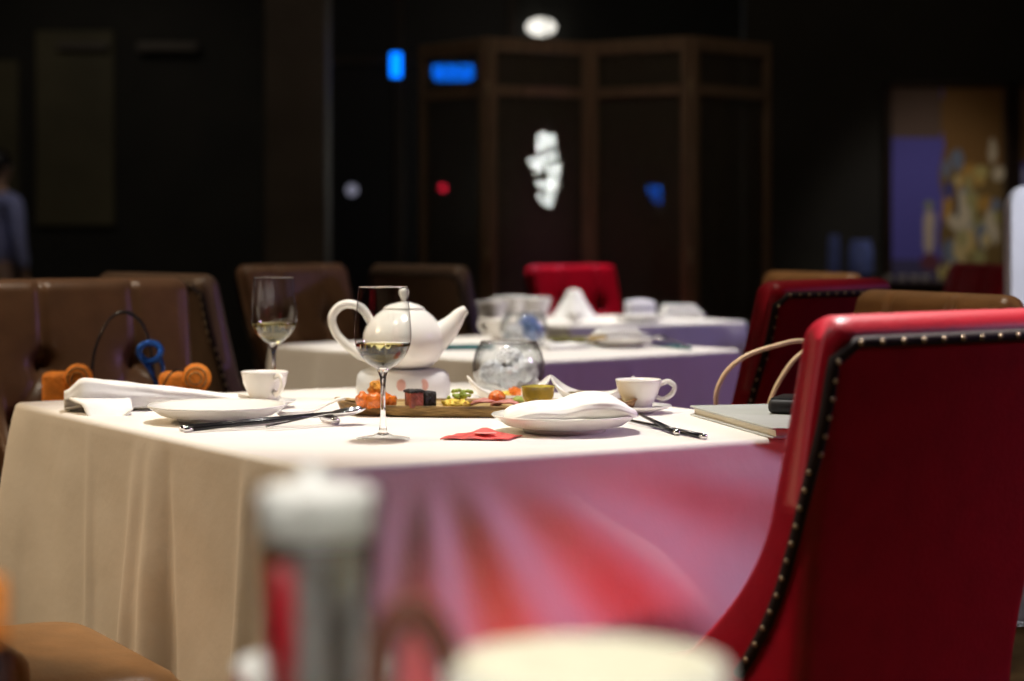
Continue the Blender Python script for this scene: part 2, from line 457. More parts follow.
# ------------------------------------------------------------------ draped tables
def drape(label, n, ang, a, b, seed, rows=34, step=.012, flare=(.02, .02, .03, .03), fan=False, corner=(.03, .05, .05, .12), zt=ZT, group='white draped tables'):
    """n: near corner, ang: direction of the right-hand front edge, a: its length, b: length of the left-hand edge"""
    u = Vector((math.cos(ang), math.sin(ang))); v = Vector((-math.sin(ang), math.cos(ang)))
    r = random.Random(seed)
    rc = .025
    per = []                                            # (point, normal, side, s)
    cs = [(0, 0), (a, 0), (a, b), (0, b)]
    sides = [((0, 0), (1, 0), (0, -1), a), ((a, 0), (0, 1), (1, 0), b), ((a, b), (-1, 0), (0, 1), a), ((0, b), (0, -1), (-1, 0), b)]
    for si, (o, d, nn, ln) in enumerate(sides):
        m = max(6, int((ln-2*rc)/step))
        for i in range(m+1):
            s = rc+(ln-2*rc)*i/m
            per.append(((o[0]+d[0]*s, o[1]+d[1]*s), nn, si, s, ln, 0))
        c = (o[0]+d[0]*ln, o[1]+d[1]*ln); n2 = sides[(si+1) % 4][2]
        ctr = (c[0]-(nn[0]+n2[0])*rc, c[1]-(nn[1]+n2[1])*rc)
        for i in range(1, 8):
            t = i/8*PI/2
            q = (nn[0]*math.cos(t)+n2[0]*math.sin(t), nn[1]*math.cos(t)+n2[1]*math.sin(t))
            per.append(((ctr[0]+q[0]*rc, ctr[1]+q[1]*rc), q, si, ln, ln, 1))
    folds = {si: [(r.uniform(.05, .95)*sides[si][3], r.uniform(.018, .05), r.uniform(-.6, 1)) for _ in range(9)] for si in range(4)}
    def disp(e, t):
        p, nn, si, s, ln, cr = e
        win = sm(0, .10, s)*sm(0, .10, ln-s) if not cr else 0
        d = flare[si]*t*win
        # corner cones
        for ci, cpt in enumerate(cs):
            dist = math.hypot(p[0]-cpt[0], p[1]-cpt[1]); d += corner[ci]*(t**(.42 if corner[ci] > .15 else .8))*math.exp(-(dist/.09)**2)
        if fan and si == 0:
            vv = t*zt; ph = math.atan2(s-.15, vv+.10); rad = math.hypot(s-.15, vv+.10)
            d += win*.031*rad*sm(.0, .12, t)*math.sin(2*PI*(ph-R(21))/R(25))*sm(R(-30), R(5), ph)*sm(R(86), R(66), ph)
            d += win*.010*sm(.0, .1, t)*math.exp(-((ph-R(76))/R(5))**2)*rad
        else:
            for f0, wd, am in folds[si]:
                x = s-f0-.05*t*math.sin(f0*40)
                d += win*.05*am*(t**.7)*math.exp(-(x/(wd*(.6+.6*t)))**2)
        d += win*.004*noise.noise(Vector((s*9, t*6, seed+si)))*sm(0, .15, t)
        return d
    bm = bmesh.new()
    def w3(q, z): return Vector((n[0]+u.x*q[0]+v.x*q[1], n[1]+u.y*q[0]+v.y*q[1], z))
    rings = []
    cx, cy = a/2, b/2
    for k in (0.0, .35, .7, .9, .97):                     # flat top
        rings.append([w3((cx+(e[0][0]-cx)*max(k, .01), cy+(e[0][1]-cy)*max(k, .01)), zt) for e in per])
    re = .010
    for i in range(0, 5):                                # rolled edge
        t = i/4*PI/2
        rings.append([w3((e[0][0]+e[1][0]*(re*math.sin(t)-re), e[0][1]+e[1][1]*(re*math.sin(t)-re)), zt-re*(1-math.cos(t))) for e in per])
    for i in range(1, rows+1):
        t = (i/rows)
        zz = lerp(zt-re, .006, t)
        rings.append([w3((e[0][0]+e[1][0]*disp(e, t), e[0][1]+e[1][1]*disp(e, t)), zz) for e in per])
    loft(bm, rings, cap0=True, cap1=False)
    o = link('tablecloth', bm, 'cloth')
    return tag(o, label, 'tablecloth', group)

A30 = R(32)
N1 = (-.236, 2.397)
drape('white tablecloth of the nearest full table, laid with wine glasses, teapot and tray', N1, A30, .90, 1.15, 3, rows=60, step=.008, fan=True, flare=(.004, .01, .01, .012), corner=(.03, .05, .05, .10))
drape('white tablecloth of the second table, behind the teapot and glass flower bowl', (.02, 4.44), R(43), .76, .96, 11, flare=(.01, .02, .02, .02), corner=(.02, .03, .03, .05))
drape('white tablecloth of the farthest table, before the red chair and folding screen', (.17, 6.2), A30, .72, .65, 23, flare=(.03, .02, .02, .02), corner=(.02, .10, .03, .05))
drape('white tablecloth of the front table under the tall iced drink and the mug', (-.75, .30), 0, 1.5, .86, 31, flare=(.01, .01, .01, .01), corner=(.02,)*4)

# ------------------------------------------------------------------ glassware
def make_wineglass(label):
    t = thing('wine_glass', label, 'wine glass', group='white wine glasses')
    bowl = [(.0035, .0945), (.010, .097), (.020, .103), (.0295, .112), (.0362, .1235), (.0392, .137), (.0393, .149), (.0381, .165), (.0363, .184), (.0340, .2095)]
    part('bowl', 'glass', t, lambda b: lathe(b, bowl, 48))
    part('rim', 'solidglass', t, lambda b: tube(b, [(.0340*math.cos(2*PI*i/48), .0340*math.sin(2*PI*i/48), .2095) for i in range(49)], .0007, 6))
    def stemf(b):
        lathe(b, [(0, .0045), (.0085, .0065), (.0058, .0115), (.0042, .020), (.0034, .045), (.0034, .072), (.0046, .086), (.0085, .0955), (.006, .0985), (0, .099)], 40)
    part('stem', 'solidglass', t, stemf)
    part('foot', 'glass', t, lambda b: lathe(b, [(.0370, .0005), (.0376, .0014), (.030, .0028), (.015, .0050), (.0070, .0085)], 40))
    win = [(0, .0985), (.010, .0985), (.0194, .1045), (.0289, .1130), (.0356, .1242), (.0385, .1315), (.0375, .1325), (0, .1325)]
    part('wine', 'wine', t, lambda b: lathe(b, win, 48))
    return t
g0 = make_wineglass('stemmed glass of white wine standing in front of the teapot'); g0.location = (-.178, 2.759, ZT)
dup(g0, (-.405, 3.40, ZT), 0, 'stemmed glass of white wine standing behind the small white tea cup')

# ------------------------------------------------------------------ teapot on warmer
tx, ty = -.185, 3.42
wm = thing('teapot_warmer', 'round frosted white warmer stand under the teapot', 'warmer', (tx-.001, ty, ZT))
part('body', 'bisque', wm, lambda b: lathe(b, [(0, .0005), (.070, .0005), (.077, .004), (.080, .012), (.0805, .03), (.078, .043), (.071, .051), (.060, .0535), (.045, .052), (0, .050)], 48, sx=1, sy=.8))
for ax in (-118, -90, -62):
    part('vent', mat('pink_glow_china', (.62, .34, .28), .5) if ax == -118 else bpy.data.materials['pink_glow_china'], wm,  # candle glow in the vents is put into the pink colour
         lambda b: ball(b, (.079*math.cos(R(ax)), .8*.079*math.sin(R(ax)), .029), .0085, 12, 8, (1, .25, 1.25)))
tp = thing('teapot', 'white porcelain teapot on the round warmer', 'teapot', (tx, ty, ZT+.0545))
body = [(0, .000), (.036, .000), (.048, .004), (.060, .015), (.0675, .030), (.0705, .045), (.0695, .058), (.065, .070), (.057, .081), (.046, .092), (.035, .1005)]
part('body', 'china', tp, lambda b: lathe(b, body+[(.030, .1005), (0, .100)], 48))
ld = part('lid', 'china', tp, lambda b: lathe(b, [(0, .100), (.0362, .1008), (.0345, .1035), (.024, .1085), (.010, .1125), (0, .113)], 40))
part('knob', 'china', ld, lambda b: lathe(b, [(.0045, .111), (.005, .118), (.008, .124), (.0088, .130), (.007, .135), (0, .1375)], 24))
def spout(b):
    pts = smooth_path([(.044, 0, .046), (.060, 0, .055), (.074, 0, .066), (.086, 0, .079), (.096, 0, .092), (.107, 0, .1005)], 6)
    n = len(pts); tube(b, pts, [lerp(.031, .0070, (i/(n-1))**.85) for i in range(n)], 20)
part('spout', 'china', tp, spout)
part('handle', 'china', tp, lambda b: tube(b, smooth_path([(-.056, 0, .078), (-.070, 0, .100), (-.090, 0, .109), (-.110, 0, .105), (-.123, 0, .086), (-.116, 0, .060), (-.098, 0, .040), (-.076, 0, .022), (-.060, 0, .018)], 6), .0062, 12, flat=1.2))

# ------------------------------------------------------------------ crockery
def make_plate(label, r=.105, h=.025):
    t = thing('dinner_plate', label, 'plate', group='white dinner plates')
    part('dish', 'china', t, lambda b: lathe(b, [(0, .004), (r*.52, .004), (r*.80, h*.42), (r*.985, h*.93), (r, h), (r*.985, h*1.06), (r*.93, h*.96), (r*.78, h*.62), (r*.55, .0085), (0, .008)], 64))
    part('foot_ring', 'china', t, lambda b: lathe(b, [(r*.50, .005), (r*.52, .0005), (r*.56, .0005), (r*.58, .0065)], 48))
    return t
p0 = make_plate('white plate at left of the front wine glass, before the tea cup'); p0.location = (-.445, 3.02, ZT)
dup(p0, (.075, 2.862, ZT), 0, 'white plate holding a folded white napkin, beside the red packet')

def make_cup(label, r=.0365, h=.047, br=.021, name='tea_cup', group='white tea cups', handle=True, saucer=None):
    t = thing(name, label, 'cup', group=group)
    part('bowl', 'china', t, lambda b: lathe(b, [(0, .002), (br*.8, .0005), (br, .002), (br*1.12, h*.25), (lerp(br, r, .72), h*.6), (r*.97, h*.93), (r, h), (r*.975, h*1.01), (r*.93, h*.92), (lerp(br, r, .65), h*.6), (br, h*.24), (0, h*.18)], 40))
    if handle:
        part('handle', 'china', t, lambda b: tube(b, smooth_path([(r*.80, 0, h*.42), (r*1.08, 0, h*.34), (r*1.45, 0, h*.52), (r*1.56, 0, h*.76), (r*1.30, 0, h*.93), (r*.92, 0, h*.84)], 5), .0031, 10, flat=1.3))
    return t
def make_saucer(label):
    return one('saucer', 'china', lambda b: lathe(b, [(0, .002), (.026, .0005), (.030, .003), (.047, .0075), (.056, .0115), (.0555, .0128), (.046, .0098), (.030, .0062), (0, .0055)], 48), label, 'saucer', group='white saucers')
s0 = make_saucer('white saucer under the tea cup at right of the napkin plate'); s0.location = (.197, 3.165, ZT)
s1 = s0.copy(); COL.objects.link(s1); s1.location = (-.398, 3.265, ZT); s1['label'] = 'white saucer under the small cup before the rear wine glass'; s1.scale = (.82, .82, 1)
c0 = make_cup('white tea cup with looped handle beside the pointed white dishes'); c0.location = (.200, 3.165, ZT+.006)
c1 = dup(c0, (-.404, 3.265, ZT+.006), R(-55), 'small white tea cup in front of the rear wine glass'); c1.scale = (1.06, 1.06, 1.12)

# Chinese soup spoon, steel spoon, chopsticks
def soup_spoon(b):
    rings = []
    for i in range(20):
        t = i/19; x = lerp(-.032, .075, t)
        w_ = .019*math.sqrt(max(.02, 1-((x+.008)/.026)**2)) if x < .008 else lerp(.0135, .006, sm(.008, .05, x))
        dep = .011*math.exp(-((x+.006)/.02)**2)+.003; zb = .010-dep+.018*sm(.015, .075, x)
        ring = []
        for k in range(9): a = PI+k/8*PI; ring.append((x, w_*math.cos(a), zb+dep*(1+math.sin(a))))
        for k in range(9): a = 2*PI-k/8*PI; ring.append((x, (w_-.0015)*math.cos(a), zb+.0018+dep*(1+math.sin(a)*.93)))
        rings.append(ring)
    loft(b, rings)
one('soup_spoon', 'china', soup_spoon, 'white china soup spoon lying between left plate and chopsticks', 'spoon', (-.330, 3.085, ZT), R(20))
chd = Vector((.238, .118, 0)).normalized(); chang = math.atan2(chd.y, chd.x)
rest = (-.272, 2.985)
one('chopstick_rest', 'steel', lambda b: tube(b, [(0, -.028, .006), (0, -.02, .008), (0, 0, .0065), (0, .02, .008), (0, .028, .006)], .0058, 12, flat=1.0), 'small silver rest under the tips of the left chopsticks', 'chopstick rest', (*rest, ZT), chang)
def chop(label, m, tail, tip, zt_, group, band=None):
    a = Vector((*tail, ZT+.0045)); b_ = Vector((*tip, ZT+zt_)); dv = b_-a; ln = dv.length
    t = thing('chopstick', label, 'chopstick', a, math.atan2(dv.y, dv.x), group); el = math.asin(dv.z/ln)
    cs_, sn = math.cos(el), math.sin(el)
    f = lambda q: (q*cs_, 0, q*sn)
    part('shaft', m, t, lambda b: tube(b, [f(.012), f(ln*.5), f(ln)], [.0040, .0034, .0021], 8))
    part('cap', band or 'steel', t, lambda b: tube(b, [f(0), f(.0125)], .0042, 8))
    return t
chop('black chopstick with silver cap nearest the left plate', 'black', (-.475, 2.865), (-.225, 3.00), .019, 'left black chopsticks')
chop('black chopstick lying along the table edge side of the left pair', 'black', (-.466, 2.845), (-.232, 2.975), .019, 'left black chopsticks')
chop('black chopstick with silver cap right of the napkin plate, nearer the table edge', 'black', (.265, 2.745), (.172, 3.0), .0045, 'right black chopsticks')
chop('black chopstick crossing behind its pair beside the saucered cup', 'black', (.232, 2.80), (.192, 2.995), .0125, 'right black chopsticks')
def spoon(b):
    pts = smooth_path([(-.115, 0, .006), (-.06, 0, .013), (-.02, 0, .0185), (0, 0, .019)], 6)
    tube(b, pts, [.0045, .0032, .0028, .003], 8, flat=.5)
    rings = []
    for i in range(15):
        t = i/14; x = lerp(-.002, .052, t); w_ = .0185*math.sqrt(max(.01, 1-((t-.52)/.53)**2)); dep = .008*math.sqrt(max(.02, 1-((t-.5)/.52)**2))
        zc = .0195+.006*t
        ring = [(x, w_*math.cos(PI+k/10*PI), zc+dep*math.sin(PI+k/10*PI)) for k in range(11)]
        ring += [(x, (w_-.0008)*math.cos(2*PI-k/10*PI), zc+.0008+dep*math.sin(2*PI-k/10*PI)*.92) for k in range(11)]
        rings.append(ring)
    loft(b, rings)
one('steel_spoon', 'steel', spoon, 'shiny steel spoon propped on the silver rest left of the front wine glass', 'spoon', (-.262, 2.945, ZT), chang+R(12))

# ------------------------------------------------------------------ napkins
def fold_stack(b, w, d, layers, th, seed, taper=.06, wedge=.0):
    r = random.Random(seed); z = 0
    for i in range(layers):
        k = 1-taper*i; rings = []
        ang = R(r.uniform(-7, 7)); ox, oy = r.uniform(-.006, .006), r.uniform(-.006, .006)
        n = 22
        top = []; bot = []
        g = []
        for iy in range(n):
            row = []
            for ix in range(n):
                fx, fy = ix/(n-1)*2-1, iy/(n-1)*2-1
                x, y = fx*w*k/2, fy*d*k/2
                h = .003*noise.noise(Vector((fx*1.6, fy*1.6, seed+i*5)))+wedge*(fx*.5+.5)*i/layers-.006*max(0, math.hypot(fx, fy)-1)*(0 if i else 1)
                row.append((x*math.cos(ang)-y*math.sin(ang)+ox, x*math.sin(ang)+y*math.cos(ang)+oy, z+h))
            g.append(row)
        e = [(0, j) for j in range(n)]+[(j, n-1) for j in range(1, n)]+[(n-1, j) for j in range(n-2, -1, -1)]+[(j, 0) for j in range(n-2, 0, -1)]
        vt = [[b.verts.new((p[0], p[1], p[2]+th)) for p in row] for row in g]
        vb = [[b.verts.new(p) for p in row] for row in g]
        for iy in range(n-1):
            for ix in range(n-1):
                b.faces.new((vt[iy][ix], vt[iy][ix+1], vt[iy+1][ix+1], vt[iy+1][ix])); b.faces.new((vb[iy+1][ix], vb[iy+1][ix+1], vb[iy][ix+1], vb[iy][ix]))
        for (a0, a1), (b0, b1) in zip(e, e[1:]+e[:1]):
            b.faces.new((vb[a0][a1], vb[b0][b1], vt[b0][b1], vt[a0][a1]))
        z += th*1.12
def nap_plate(b):
    # one folded napkin: thick soft wedge with rolled folds
    n, m_ = 48, 40
    rings = []
    for i in range(n):
        t = i/(n-1); x = lerp(-.088, .098, t)
        env = math.sqrt(max(0.0, 1-(abs(t-.5)/.5)**10))
        hw = lerp(.056, .064, t)*(.30+.70*env)
        ht = (.008+.019*min(1, t/.55)+.003*math.sin(t*11)-.008*sm(.78, 1, t))*(.45+.55*env)
        ring = []
        for k in range(m_):
            a = 2*PI*k/m_; ca, sa = math.cos(a), math.sin(a)
            ex = math.copysign(abs(ca)**.55, ca); ez = math.copysign(abs(sa)**.8, sa)
            layer = .0014*math.sin(ez*10+2.0*t) if abs(ca) > .35 else 0
            ridge = .0045*sm(-.15, .0, ca+.75-1.1*t)-.004*math.exp(-((ca+.75-1.1*t)/.05)**2) if sa > 0 else 0
            ring.append((x, ex*(hw+layer)+.004*noise.noise(Vector((t*5, ez, 3))), .5*ht*(1+ez)+ridge*env+.0035*noise.noise(Vector((t*4, ca*1.5, 8)))))
        rings.append(ring)
    loft(b, rings)
one('folded_napkin', 'napkin', nap_plate, 'folded white napkin resting on the plate beside the red packet', 'napkin', (.078, 2.862, ZT+.0205), R(8), 'white napkins')
def nap_roll(b):
    n, m_ = 40, 28
    rings = []
    for i in range(n):
        t = i/(n-1); x = lerp(-.172, .125, t)
        hw = lerp(.038, .022, t)*(.6+.4*sm(0, .12, t)*sm(0, .1, 1-t)); ht = lerp(.055, .016, t**1.1)*(.55+.45*sm(0, .10, t))
        ring = []
        for k in range(m_):
            a = 2*PI*k/m_; ca, sa = math.cos(a), math.sin(a)
            ex = math.copysign(abs(ca)**.7, ca); ez = math.copysign(abs(sa)**.75, sa)
            ring.append((x, ex*hw*(1+.10*math.sin(ez*8+t*3)), .5*ht*(1+ez)+.003*noise.noise(Vector((t*6, ca*2, sa)))))
        rings.append(ring)
    loft(b, rings)
    # loose tail folding forward and dropping over the table edge
    rows = []
    for i in range(18):
        s = i/17
        rows.append([(lerp(-.165, -.07, j/11)+.030*s*(1-j/11), -.030-.075*s, .016*(1-s)+.006+.007*math.sin(j/11*PI*1.6+s*2)*s-.018*sm(.55, 1, s)*(1-j/11)) for j in range(12)])
    vs = [[b.verts.new(p) for p in r_] for r_ in rows]; vb = [[b.verts.new((p[0], p[1], p[2]-.004)) for p in r_] for r_ in rows]
    for i in range(17):
        for j in range(11):
            b.faces.new((vs[i][j], vs[i][j+1], vs[i+1][j+1], vs[i+1][j])); b.faces.new((vb[i+1][j], vb[i+1][j+1], vb[i][j+1], vb[i][j]))
    for i in range(17):
        b.faces.new((vs[i][0], vs[i+1][0], vb[i+1][0], vb[i][0])); b.faces.new((vs[i+1][11], vs[i][11], vb[i][11], vb[i+1][11]))
    for j in range(11):
        b.faces.new((vs[17][j], vs[17][j+1], vb[17][j+1], vb[17][j])); b.faces.new((vs[0][j+1], vs[0][j], vb[0][j], vb[0][j+1]))
one('rolled_napkin', 'napkin', nap_roll, 'loosely rolled white napkin at the left table corner, tail over the edge', 'napkin', (-.548, 3.235, ZT+.002), R(14), 'white napkins')

# ------------------------------------------------------------------ red packet
def packet(b):
    n = 16; g = []
    for i in range(n):
        row = []
        for j in range(n):
            u, v = i/(n-1), j/(n-1)
            x = lerp(-.048, .046, u); y = lerp(-.03, .03, v)
            z = .001+.009*math.exp(-((u-.45)/.22)**2)*v+.002*noise.noise(Vector((u*5, v*5, 2)))*0+.0015*abs(math.sin(u*9+v*4))
            row.append((x+.012*v, y, z))
        g.append(row)
    vt = [[b.verts.new((p[0], p[1], p[2]+.0012)) for p in r_] for r_ in g]; vb = [[b.verts.new(p) for p in r_] for r_ in g]
    for i in range(n-1):
        for j in range(n-1):
            b.faces.new((vt[i][j], vt[i+1][j], vt[i+1][j+1], vt[i][j+1])); b.faces.new((vb[i][j+1], vb[i+1][j+1], vb[i+1][j], vb[i][j]))
    e = [(0, j) for j in range(n)]+[(j, n-1) for j in range(1, n)]+[(n-1, j) for j in range(n-2, -1, -1)]+[(j, 0) for j in range(n-2, 0, -1)]
    for (a0, a1), (b0, b1) in zip(e, e[1:]+e[:1]): b.faces.new((vb[a0][a1], vb[b0][b1], vt[b0][b1], vt[a0][a1]))
pk = one('paper_packet', 'redcard', packet, 'crumpled red paper packet lying in front of the napkin plate', 'packet', (-.047, 2.765, ZT), R(-8))
M['packetpink'] = mat('faded_red_print', (.80, .30, .27), .5, vary=.2, scale=80)
part('printed_panel', 'packetpink', pk, lambda b: rbox(b, (.012, -.008, .0085), (.03, .018, .0012), .0004))

# ------------------------------------------------------------------ tray and food
tr = thing('serving_tray', 'long gold-brown woven tray carrying colourful appetisers', 'tray', (-.040, 3.15, ZT))
def tray_outline(t, k=1.0):
    x = math.cos(t); y = math.sin(t)
    return (.240*math.copysign(abs(x)**1.1, x)*k, .079*math.copysign(abs(y)**.95, y)*k)
def tray_side(b):
    rings = []
    for k, z in ((.90, .0005), (.95, .002), (.985, .013), (1.0, .0175), (.985, .0185), (.96, .0165), (.93, .0135)):
        rings.append([(*tray_outline(2*PI*i/72, k), z+(.008*(abs(math.cos(2*PI*i/72))**10) if z > .01 else 0)) for i in range(72)])
    loft(b, rings, cap0=True, cap1=False)
part('rim', 'bambooside', tr, tray_side)
def tray_top(b): loft(b, [[(*tray_outline(2*PI*i/72, k), z) for i in range(72)] for k, z in ((.945, .010), (.94, .0145), (.5, .0140), (.02, .0140))])
part('base', 'bamboo', tr, tray_top)
ZF = ZT+.0145
def lump(name, m, x, y, r, s, label, cat, group=None, jit=.35, seed=1, z=None, rz=0):
    def f(b): ball(b, (0, 0, 0), r, 20, 14, s, jit, seed)
    return one(name, m, f, label, cat, (x, y, (ZF if z is None else z)+r*s[2]*.92), rz, group)
lab = ['outermost glazed orange piece at the left end of the tray', 'glazed orange piece directly right of the outermost one', 'glazed orange piece behind the front wine glass stem',
       'glazed orange piece nearest the roast meat', 'golden orange piece topping the left pile']
for i, (px, dd, r, z) in enumerate(((364, 3.10, .0125, 0), (373, 3.095, .0125, 0), (382, 3.10, .013, 0), (390, 3.105, .011, 0), (376, 3.11, .0125, .0165))):
    o = lump('glazed_morsel', 'orange', P(px, dd), dd, r, (1, .95, .95), lab[i], 'appetiser', 'glazed orange pieces', .4, i+2, ZF+z)
    if i == 4: o.data.materials[0] = M['yellow_orange'] if 'yellow_orange' in M else mat('golden_floss', (.85, .32, .02), .5, vary=.4, scale=120, bump=.9, bscale=200)
def meat(b, s=(.020, .026, .026)):
    rbox(b, (0, 0, s[2]/2), s, .003, 2)
    for v in b.verts: v.co += Vector((noise.noise(v.co*90), noise.noise(v.co*90+Vector((5, 0, 0))), 0))*.0014
mt = one('roast_pork_cube', 'roast', lambda b: meat(b, (.023, .028, .025)), 'reddish roast meat cube on the tray right of the glazed orange pieces', 'appetiser', (P(414, 3.095), 3.095, ZF), R(22))
part('charred_top', 'char', mt, lambda b: [ball(b, (x, y, .0255), .005, 10, 6, (1.2, 1.2, .6), .6, x*300+y*700) for x in (-.008, .0, .008) for y in (-.009, 0, .009)])
mt2 = one('charred_pork_cube', 'char', lambda b: meat(b, (.022, .026, .024)), 'black charred meat cube leaning against the reddish roast cube', 'appetiser', (P(427, 3.12), 3.118, ZF), R(30))
for i, (px, dd, m, r) in enumerate(((449, 3.11, 'yellow', .009), (455, 3.10, 'yellow', .010), (462, 3.105, 'yellow', .009), (458, 3.125, 'yellow', .009), (468, 3.12, 'yellow', .007))):
    lump('egg_crumble', m, P(px, dd), dd, r, (1.15, 1, .62), ['leftmost yellow crumble in the middle of the tray', 'second yellow crumble from the roast meat cubes', 'third yellow crumble from the roast meat cubes',
        'yellow crumble at the back under the green sprig', 'smallest yellow crumble beside the ham'][i], 'appetiser', 'yellow crumbles', .7, i+20)
def sprig(b):
    r = random.Random(4)
    for i in range(26):
        a = r.uniform(0, 2*PI); q = r.uniform(0, .017); z = r.uniform(0, .013)
        ball(b, (q*math.cos(a)*1.3, q*math.sin(a)*.8, z+.004), .0032, 8, 6, (1.2, .8, .9), .6, i)
    for i in range(5): tube(b, [(0, 0, 0), (.012*math.cos(i*1.3), .008*math.sin(i*1.3), .009)], .0009, 6)
one('green_sprig', 'green', sprig, 'pale green sprig garnish on the yellow crumbles', 'garnish', (P(461, 3.125), 3.122, ZF+.0085), 0)
def slice_(b):
    n = 10; g = []
    for i in range(n):
        g.append([(lerp(-.022, .022, i/(n-1)), lerp(-.014, .014, j/7), .003+.006*math.sin(i/(n-1)*PI)+.002*math.sin(j*1.3+i)) for j in range(8)])
    vt = [[b.verts.new((p[0], p[1], p[2]+.0025)) for p in r_] for r_ in g]; vb = [[b.verts.new(p) for p in r_] for r_ in g]
    for i in range(n-1):
        for j in range(7):
            b.faces.new((vt[i][j], vt[i+1][j], vt[i+1][j+1], vt[i][j+1])); b.faces.new((vb[i][j+1], vb[i+1][j+1], vb[i+1][j], vb[i][j]))
    e = [(0, j) for j in range(8)]+[(j, 7) for j in range(1, n)]+[(n-1, j) for j in range(6, -1, -1)]+[(j, 0) for j in range(n-2, 0, -1)]
    for (a0, a1), (b0, b1) in zip(e, e[1:]+e[:1]): b.faces.new((vb[a0][a1], vb[b0][b1], vt[b0][b1], vt[a0][a1]))
h0 = one('ham_slice', 'ham', slice_, 'flat pink ham slice between the yellow crumbles and the orange ball', 'appetiser', (P(484, 3.12), 3.12, ZF-.001), R(10), 'pink ham slices')
h1 = h0.copy(); COL.objects.link(h1); h1.location = (P(506, 3.10), 3.10, ZF-.001); h1.rotation_euler.z = R(-15); h1['label'] = 'pink ham slice in front of the small orange ball'
lump('orange_ball', 'orange', P(497, 3.135), 3.135, .0135, (1, 1, .92), 'small orange ball on the tray in front of the glass flower bowl', 'appetiser', None, .12, 31)
lump('green_ball', 'green', P(518, 3.105), 3.112, .0095, (1, 1, .9), 'small bright green ball at the foot of the amber glass cup', 'appetiser', None, .1, 33)
gc = thing('sauce_cup', 'small amber and green glass cup on the tray behind the napkin plate', 'cup', (P(538, 3.15), 3.15, ZF))
part('bowl', 'goldglass', gc, lambda b: lathe(b, [(0, .001), (.014, .0005), (.019, .003), (.0245, .013), (.0272, .0285), (.0272, .0295), (.0255, .0285), (.0225, .013), (.016, .006), (0, .005)], 40))
part('sauce', mat('dark_green_sauce', (.05, .09, .01), .2, vary=.4, scale=60), gc, lambda b: lathe(b, [(0, .024), (.0250, .024), (.024, .020), (0, .018)], 32))
# pointed white dishes
def boat(b, w_=.065, d_=.045, h=.047):
    def pt(t, k, ins=0):
        c, s = math.cos(t), math.sin(t)
        x = (w_-ins)*k*math.copysign(abs(c)**.9, c); y = (d_-ins)*k*math.copysign(abs(s)**.9, s)
        return x, y
    rings = []
    seq = [(.45, 0, 0), (.55, .001, 0), (.80, .35, 0), (.93, .7, 0), (1.0, 1, 0), (.985, 1.0, .002), (.90, .7, .003), (.76, .36, .003), (.5, .10, .003), (.05, .09, 0)]
    for k, hz, ins in seq:
        r_ = []
        for i in range(64):
            t = 2*PI*i/64; x, y = pt(t, k, ins)
            pk_ = .36+.64*abs(math.cos(t))**3.0                     # two raised points
            r_.append((x*(1+.10*hz*pk_), y*(1+.10*hz*pk_), .0005+h*hz*pk_))
        rings.append(r_)
    loft(b, rings)
b0 = one('pointed_dish', 'china', boat, 'white dish with two raised points in front of the glass flower bowl', 'dish', (P(509, 3.335), 3.335, ZT), R(6), 'pointed white dishes')
b1 = b0.copy(); COL.objects.link(b1); b1.location = (P(592, 3.335), 3.335, ZT); b1.rotation_euler.z = R(-9); b1['label'] = 'white dish with two raised points behind the napkin plate, beside the cup'
lump('pickle_morsel', 'yellow', P(504, 3.33), 3.325, .009, (1.4, 1, .7), 'flat yellow pickle in the pointed dish before the flower bowl', 'appetiser', None, .5, 41, ZT+.004+.006)
lump('pickle_morsel', 'orange', P(514, 3.33), 3.33, .011, (1, 1, 1.1), 'upright orange-yellow pickle in the pointed dish before the flower bowl', 'appetiser', None, .5, 42, ZT+.005)
lump('dried_fish', mat('brown_dried_leaf', (.22, .16, .07), .5, vary=.5, scale=90), P(577, 3.33), 3.33, .010, (2.2, .8, .5), 'brown-green morsel in the pointed dish beside the cup', 'appetiser', None, .6, 43, ZT+.012, R(-20))

# ------------------------------------------------------------------ flower bowls
def flower_head(b, rad, n, seed, pet=.0095):
    r = random.Random(seed)
    for i in range(n):
        z = r.uniform(-.35, 1); a = i*2.399; q = math.sqrt(max(0, 1-z*z)); nrm = Vector((q*math.cos(a), q*math.sin(a), z)); c = nrm*rad
        t1 = nrm.orthogonal().normalized(); t2 = nrm.cross(t1); ph = r.uniform(0, PI)
        for k in range(4):
            al = ph+k*PI/2; d = t1*math.cos(al)+t2*math.sin(al); e = nrm.cross(d)
            pts = [c, c+d*pet*.5+e*pet*.42+nrm*.002, c+d*pet+nrm*.0035, c+d*pet*.5-e*pet*.42+nrm*.002]
            b.faces.new([b.verts.new(p) for p in pts])
    ball(b, (0, 0, 0), rad*.86, 12, 8)
def fbowl(loc, sc, label):
    t = thing('glass_bowl', label, 'glass bowl', loc, 0, 'round glass flower bowls')
    prof = [(0, .001), (.030, .001), (.044, .006), (.056, .020), (.0635, .040), (.0635, .058), (.058, .078), (.049, .094)]
    part('bowl', 'glass', t, lambda b: lathe(b, [(r*sc, z*sc) for r, z in prof+[(.047, .0945), (.056, .078), (.061, .058), (.061, .040), (.0535, .021), (.042, .009), (0, .006)]], 48))
    part('rim', 'solidglass', t, lambda b: tube(b, [(.048*sc*math.cos(2*PI*i/40), .048*sc*math.sin(2*PI*i/40), .0945*sc) for i in range(41)], .0016*sc, 6))
    return t
fb = (-.006, 3.50, ZT)
fbowl(fb, 1.0, 'round glass bowl of white flowers standing behind the appetiser tray')
